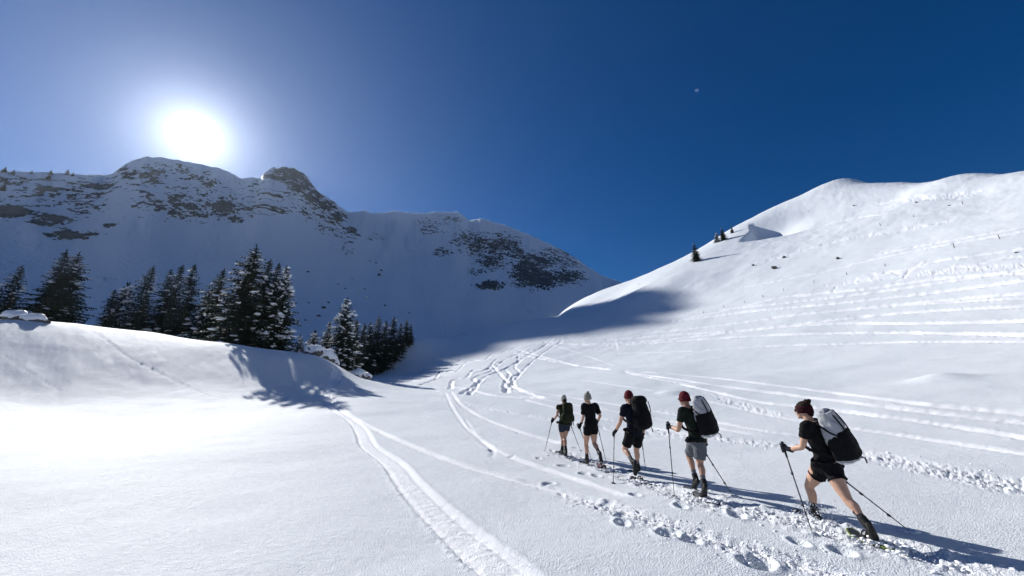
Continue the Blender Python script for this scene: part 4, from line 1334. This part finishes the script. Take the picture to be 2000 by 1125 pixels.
i1 = walker('a', 'person leading the file in pale beanie and dark denim shorts', dict(
    skin=M_SKIN2, shirt=M_OLIVE, shorts=M_DENIM, hem=.34, hemr=.104, hat='beanie', hatmat=M_PALE, sockmat=M_SOCKD, sock=(.05, .12), fem=True, sleeve=.3, hair=True, k=.93, voxel=.009,
    tips=((1064, 881), (1134, 881))))
WHO = {'a': (i1, 'the leading walker with olive pack'), 'b': (i2, 'the walker in the bobble hat'), 'c': (i3, 'the navy-shirted walker with black pack'),
       'd': (i4, 'the walker in grey shorts'), 'e': (i5, 'the walker with the headband')}
for kk, (inf, who) in WHO.items():
    trekking_pole(inf, 'L', 'thin black trekking pole in the left hand of ' + who)
    trekking_pole(inf, 'R', 'thin black trekking pole in the right hand of ' + who)
backpack(i5, 'pale grey roll-top backpack with black pocket on the walker with headband', 'rolltop', .64, .34, .26, -.02, .015, .05)
backpack(i4, 'pale grey roll-top backpack with black pocket on the walker in grey shorts', 'rolltop', .66, .34, .25, .02, .01, .0)
backpack(i3, 'tall rounded black backpack on the walker in navy shirt', 'black', .70, .34, .28, .0, .01, .02)
backpack(i1, 'dark olive backpack with side pockets on the leading walker', 'olive', .54, .30, .20, .02, .0, .0)

def shoe_under(inf, S, az, label, deck, fm, flat=True, shift=.06, sink=.02, tilt=0.0):
    an, to = inf['J']['an' + S], inf['J']['to' + S]
    a = math.radians(az); d = np.array([math.sin(a), math.cos(a)])
    p = (an[:2] * .45 + to[:2] * .55) - d * shift
    snowshoe(np.array([p[0], p[1], 0]), az, label, deck, fm, tilt=tilt, sink=sink)
shoe_under(i5, 'L', -10, 'black snowshoe with lime edge on the trailing foot of the walker with headband', M_DECK, M_LIMED, shift=.02, sink=.035)
shoe_under(i5, 'R', -12, 'black snowshoe with lime edge on the snow-spraying front foot of the headband walker', M_DECK, M_LIMED, sink=.035)
shoe_under(i4, 'L', -14, 'grey snowshoe on the rear foot of the walker in grey shorts', M_DECKG, M_BOOT, sink=.035)
shoe_under(i4, 'R', -14, 'grey snowshoe on the front foot of the walker in grey shorts', M_DECKG, M_BOOT, sink=.035)
shoe_under(i3, 'L', -35, 'black snowshoe dragging its tail below the lifted heel of the navy-shirted walker', M_DECK, M_BOOT, shift=.20, sink=.035)
shoe_under(i3, 'R', -18, 'black snowshoe on the planted foot of the navy-shirted walker', M_DECK, M_BOOT, sink=.035)
shoe_under(i2, 'L', -20, 'black snowshoe on the planted foot of the walker in bobble hat', M_DECK, M_BOOT, sink=.035)
shoe_under(i2, 'R', -25, 'red snowshoe below the lifted heel of the walker in bobble hat', M_DECKR, M_BOOT, shift=.16, sink=.035, tilt=.35)
shoe_under(i1, 'L', -20, 'grey snowshoe on the front foot of the leading walker', M_DECKG, M_BOOT, sink=.035)
shoe_under(i1, 'R', -20, 'grey snowshoe on the rear foot of the leading walker', M_DECKG, M_BOOT, sink=.035)
# ------------------------------------------------------------------ boulders, posts, loose snow, moon
def rock_material():
    k = NT('grey_rock')
    p = k.pos()
    n = k.noise(p, 2.2, 5, .6)
    k.principled(k.mix(n, (.06, .058, .055), (.17, .16, .145)), .85, .2, k.bump(n, .08, .8))
    return k.m
M_ROCK = rock_material()
M_WOOD = plain('weathered_wood', (.10, .075, .055), .85, .2, (.17, .13, .10), 12, .4, 30)

def lump(seed, sub, amp, freq):
    v, f = ico(sub)
    rg = np.random.default_rng(seed)
    o = rg.uniform(-50, 50, 3)
    n = fbm(v[:, 0] * freq + o[0] + v[:, 2] * .7, v[:, 1] * freq + o[1] - v[:, 2] * .9, seed, 3)
    return v * (1 + amp * n)[:, None], f
def boulder(c, size, seed, label, group, cap=True, name='boulder', flat=.7):
    o = link(bpy.data.objects.new(name, None)); o.location = tuple(c)
    tag(o, label, 'rock', group)
    v, f = lump(seed, 3, .46, 1.9)
    v = v * np.array([1, .85, flat]) * size
    R = Matrix.Rotation(seed * 1.7, 3, 'Z'); v = v @ np.array(R).T
    solid('stone', [(v, f)], M_ROCK, np.zeros(3), o, True)
    if cap:
        v2 = v * np.array([1.05, 1.05, 1.06]); edge = flat * size * -.25 * (1 + 2.2 * fbm(v[:, 0] / size * 2.2, v[:, 1] / size * 2.2, seed, 2))
        low = v2[:, 2] < edge
        v2[low, :2] *= .93; v2[:, 2] = np.maximum(v2[:, 2], edge) + flat * size * .10
        solid('snow_cap', [(v2, f)], M_LOOSE, np.zeros(3), o, True)
    return o
def rock_at(px, py, wpx, seed, label, group, cap, sink=.25, name='boulder', flat=.7):
    h = hit(px, py); r = math.hypot(h[0], h[1])
    s = wpx / 2 * r / FPX * 1.05 * math.cos(math.atan2(h[0], h[1])) ** 1.6
    h[2] += s * (flat - 2 * sink * flat)
    return boulder(h, s, seed, label, group, cap, name, flat)
GR = 'snow-capped boulders on the hump'
for px_, py_, r_, s_, sd_, lab_, cap_ in ((36, 620, 52.5, .85, 3, 'low boulder under a smooth snow cap at the end of the hump', True), (68, 623, 51.5, .68, 4, 'smaller snow-capped boulder leaning against the low boulder on the hump', True),
                                   (92, 629, 50.5, .26, 5, 'small bare stone beside the snow-capped boulders on the hump', False)):
    a, e = aze(px_, py_)
    boulder(np.array([r_ * math.sin(a), r_ * math.cos(a), CAM_H + r_ * e - s_ * .1]), s_, sd_, lab_, GR, cap_, flat=.62)
GH = 'rocks half buried beside the snow-laden spruce'
for i, (x, y, w, lab) in enumerate([(612, 690, 24, 'snow-covered rock on the hump edge before the snow-laden spruce'), (634, 700, 28, 'largest snow-covered rock below the hump edge by the spruce'), (650, 712, 20, 'lower snow-covered rock at the foot of the snow-laden spruce'),
                                    (700, 734, 20, 'snow-covered rock under the grove at the bowl edge'), (716, 738, 14, 'small snow-covered rock where the grove meets the bowl')]):
    a, e = aze(x, y); r = 54 + i * 1.5
    s = w / 2 * r / FPX * 1.25
    boulder(np.array([r * math.sin(a), r * math.cos(a), CAM_H + r * e + s * .1]), s, 20 + i, lab, GH, True, flat=.8)
GS = 'stones poking out of the right-hand slope'
for i, (x, y, w, lab) in enumerate([(1512, 525, 10, 'dark rock poking out of the sunlit slope, largest there'), (1637, 506, 8, 'small dark stone up-slope from the largest rock on the hill'), (1985, 494, 6, 'dark stone by the ski tracks at the picture edge'),
                                    (1471, 519, 6, 'tiny stone down-slope of the largest rock on the hill'), (1531, 504, 7, 'tiny stone on the bumpy strip above the largest rock'), (1668, 402, 4, 'tiny stone below the hill crest'), (1790, 396, 5, 'dark stone in the hollow below the hill top'),
                                    (1854, 402, 5, 'dark stone on the rim of the hollow below the hill top')]):
    rock_at(x, y, w, 40 + i, lab, GS, False, .2, 'stone', .8)

GP = 'fence posts across the right-hand slope'
POSTS = [(1374, 612), (1414, 601), (1454, 591), (1490, 581), (1531, 568), (1590, 552), (1654, 537), (1729, 520), (1864, 484), (1953, 467), (1881, 399), (1785, 424), (1720, 441), (1248, 556), (1579, 414)]
for i, (x, y) in enumerate(POSTS):
    h = hit(x, y)
    o = link(bpy.data.objects.new('fence_post', None)); o.location = tuple(h); o.rotation_euler = (.06 * math.sin(i * 2.1), .10 * math.cos(i * 1.3), i)
    hh = .55 + .25 * math.sin(i * 1.7) ** 2 + (.35 if i in (8, 9) else 0)
    fs = min(1.0, math.hypot(h[0], h[1]) / 120); hh *= fs
    solid('stake', [tube([(0, 0, -.5), (0, 0, hh * .5), (.01, 0, hh)], [.07 * fs, .065 * fs, .05 * fs], 7)], M_WOOD, np.zeros(3), o)
    solid('snow_cap', [blob((.01, 0, hh + .01), (.07 * fs, .07 * fs, .05 * fs), np.eye(3))], M_LOOSE, np.zeros(3), o)
    tag(o, 'short weathered wooden fence post sticking out of the snow slope', 'fence post', GP)

# far specks: trees on the skyline ridge and stones on the shaded mountainside
def on_mountain(px, py):
    d = (MT['PX'] - px) ** 2 + (MT['PY'] - py) ** 2 + (MT['Y'] < 10) * 1e9
    i = np.unravel_index(np.argmin(d), d.shape)
    return np.array([MT['X'][i], MT['Y'][i], MT['Z'][i]])
for i, (x, yb, hpx) in enumerate([(7, 336, 9), (24, 340, 8), (62, 340, 6), (97, 341, 8), (130, 341, 9), (142, 344, 7), (93, 352, 11), (4, 372, 12)]):
    p = on_mountain(x, yb); r = math.hypot(p[0], p[1])
    o = link(bpy.data.objects.new('spruce_tree', None)); o.location = (p[0], p[1], p[2] - .5)
    s = hpx * r / FPX * .95 / 8
    o.scale = (s * 1.3, s * 1.3, s); o.rotation_euler = (0, 0, i * 1.1)
    for nm, me in zip(('trunk', 'crown'), PROTO['dark'][:2]): link(bpy.data.objects.new(nm, me), o)
    tag(o, 'tiny stunted spruce on the rocky mountain ridge', 'tree', 'stunted spruces on the mountain ridge')
for i, (x, y, w) in enumerate([(602, 532, 5), (632, 602, 8), (622, 617, 7), (596, 625, 5), (745, 529, 5), (741, 538, 7), (722, 510, 4), (734, 514, 4), (674, 564, 4), (752, 598, 5), (642, 592, 5), (712, 565, 4), (800, 612, 4), (603, 592, 4), (660, 555, 5), (700, 575, 5), (716, 582, 6), (688, 545, 5)]):
    p = on_mountain(x, y); r = math.hypot(p[0], p[1])
    s = w / 2 * r / FPX
    boulder(p + np.array([0, 0, s * .2]), s, 70 + i, 'small dark stone scattered on the shaded mountain slope', 'stones on the shaded mountain slope', i > 13, 'stone', .7)

# ---- broken snow along the trail, flung up round the feet
def chunks(name, pts, label, rng_, mat=M_LOOSE, flatten=.75):
    t = Tri(); base = [ICO1, ICO1]
    for p, s in pts:
        v, f = ICO1
        w = v * (1 + .30 * rng_.normal(size=(len(v), 1))) * np.array([rng_.uniform(.7, 1.4), rng_.uniform(.7, 1.4), flatten * rng_.uniform(.6, 1.2)]) * s
        t.add(np.asarray(p) + w, f)
    o = link(bpy.data.objects.new(name, t.mesh(name, mat, True)))
    tag(o, label, kind='stuff')
    return o
rg = np.random.default_rng(99)
pts = []
TR = np.array([hit(a, b)[:2] for a, b in spline([(1085, 882), (1120, 893), (1165, 908), (1240, 938), (1300, 955), (1375, 978), (1480, 1000), (1590, 1026), (1720, 1062), (1850, 1096), (2050, 1145)], 10)])
TD = np.array([hit(a, b)[:2] for a, b in spline([(1100, 968), (1250, 1012), (1400, 1058), (1560, 1103), (1720, 1142)], 10)])
TB = np.array([hit(a, b)[:2] for a, b in spline([(900, 787), (1050, 815), (1180, 835), (1300, 848), (1450, 862), (1600, 880), (1800, 908), (2060, 962)], 10)])
for path, n, w, smin, smax in ((TR, 700, .26, .006, .030), (TD, 420, .20, .006, .024), (TB, 420, .40, .010, .040)):
    seg = rg.integers(0, len(path) - 1, n); u = rg.random(n)
    p = path[seg] * (1 - u[:, None]) + path[seg + 1] * u[:, None]
    side = rg.normal(size=n) * w
    d = path[seg + 1] - path[seg]; d /= np.linalg.norm(d, axis=1)[:, None] + 1e-9
    q = p + np.stack([d[:, 1], -d[:, 0]], 1) * side[:, None]
    z = ground_z(q[:, 0], q[:, 1])
    s = smin + (smax - smin) * rg.random(n) ** 2.2
    drop = -.045 * np.exp(-(side / (w * .8)) ** 2)
    for i in range(n): pts.append(((q[i, 0], q[i, 1], z[i] + drop[i] + s[i] * .1), s[i]))
# heaps over the snowshoes
for inf, S, n, sp_ in ((i5, 'L', 90, .13), (i5, 'R', 160, .13), (i4, 'L', 90, .12), (i4, 'R', 90, .12), (i3, 'L', 110, .14), (i3, 'R', 70, .12), (i2, 'L', 60, .11), (i2, 'R', 130, .15), (i1, 'L', 60, .12), (i1, 'R', 60, .12)):
    c = inf['J']['an' + S] * .4 + inf['J']['to' + S] * .6
    for _ in range(n):
        q = c[:2] + rg.normal(size=2) * sp_ + np.array([.05, -.12])
        s = rg.uniform(.010, .034)
        pts.append(((q[0], q[1], float(ground_z(q[0], q[1])) - .02 + s * .2), s))
for px, py in ((1780, 1040), (1433, 971), (1261, 917)):
    c = hit(px, py)
    for _ in range(26):
        q = c[:2] + rg.normal(size=2) * .045
        s = rg.uniform(.012, .030)
        pts.append(((q[0], q[1], c[2] + s * .4), s))
chunks('broken_snow', pts, 'crumbled snow chunks strewn along the trodden trails', rg)
pts = []
c = i5['J']['anR'] * .7 + i5['J']['toR'] * .3
for _ in range(520):
    d = rg.normal(size=3) * np.array([.11, .11, .075]) + np.array([.0, -.03, .045])
    if d[2] < -.06: continue
    pts.append((c + d, .003 + .009 * rg.random() ** 2))
for _ in range(60):
    p = at_depth(rg.uniform(1618, 1652), rg.normal() * 6 + 1006, 5.75)
    pts.append((p, rg.uniform(.002, .005)))
c = i2['J']['toR']
for _ in range(150):
    d = rg.normal(size=3) * np.array([.12, .10, .06]) + np.array([-.08, -.03, .03])
    pts.append((c + d, .004 + .010 * rg.random() ** 2))
chunks('snow_spray', pts, 'powder snow kicked up round the feet of the walkers', rg, flatten=1.0)

# ---- the faint day moon
k = NT('moon_surface')
df = k.n('ShaderNodeBsdfDiffuse'); df.inputs['Color'].default_value = (.16, .18, .20, 1)
tr = k.n('ShaderNodeBsdfTransparent'); ad = k.n('ShaderNodeAddShader')
k.t.links.new(df.outputs[0], ad.inputs[0]); k.t.links.new(tr.outputs[0], ad.inputs[1]); k.t.links.new(ad.outputs[0], k.out.inputs['Surface'])
d = unit(ray(1361, 176.5)); mc = np.array([0, 0, CAM_H]) + d * 9000
bm = bmesh.new(); bmesh.ops.create_uvsphere(bm, u_segments=32, v_segments=16, radius=9000 * math.tan(math.radians(.18)))
me = bpy.data.meshes.new('moon'); bm.to_mesh(me); bm.free(); me.materials.append(k.m)
me.polygons.foreach_set('use_smooth', np.ones(len(me.polygons), dtype=bool))
mo = link(bpy.data.objects.new('moon', me)); mo.location = tuple(mc)
tag(mo, 'tiny faint white day moon in the deep blue sky', 'moon', kind=None)
# ------------------------------------------------------------------ the air: thin mountain haze
def haze():
    k = NT('haze_air')
    v = k.n('ShaderNodeVolumePrincipled')
    v.inputs['Color'].default_value = (.72, .84, 1, 1)
    v.inputs['Density'].default_value = .000028
    v.inputs['Anisotropy'].default_value = .68
    k.t.links.new(v.outputs[0], k.out.inputs['Volume'])
    x0, x1, y0, y1, z0, z1 = -4300, 4300, -4300, 4300, -30, 480
    P = np.array([[x, y, z] for x in (x0, x1) for y in (y0, y1) for z in (z0, z1)], float)
    me = mesh_np('haze', P, [(0, 1, 3, 2), (4, 6, 7, 5), (0, 4, 5, 1), (2, 3, 7, 6), (0, 2, 6, 4), (1, 5, 7, 3)], None, False)
    me.materials.append(k.m)
    o = link(bpy.data.objects.new('haze', me))
    tag(o, 'thin pale haze in the mountain air', kind='stuff')
haze()
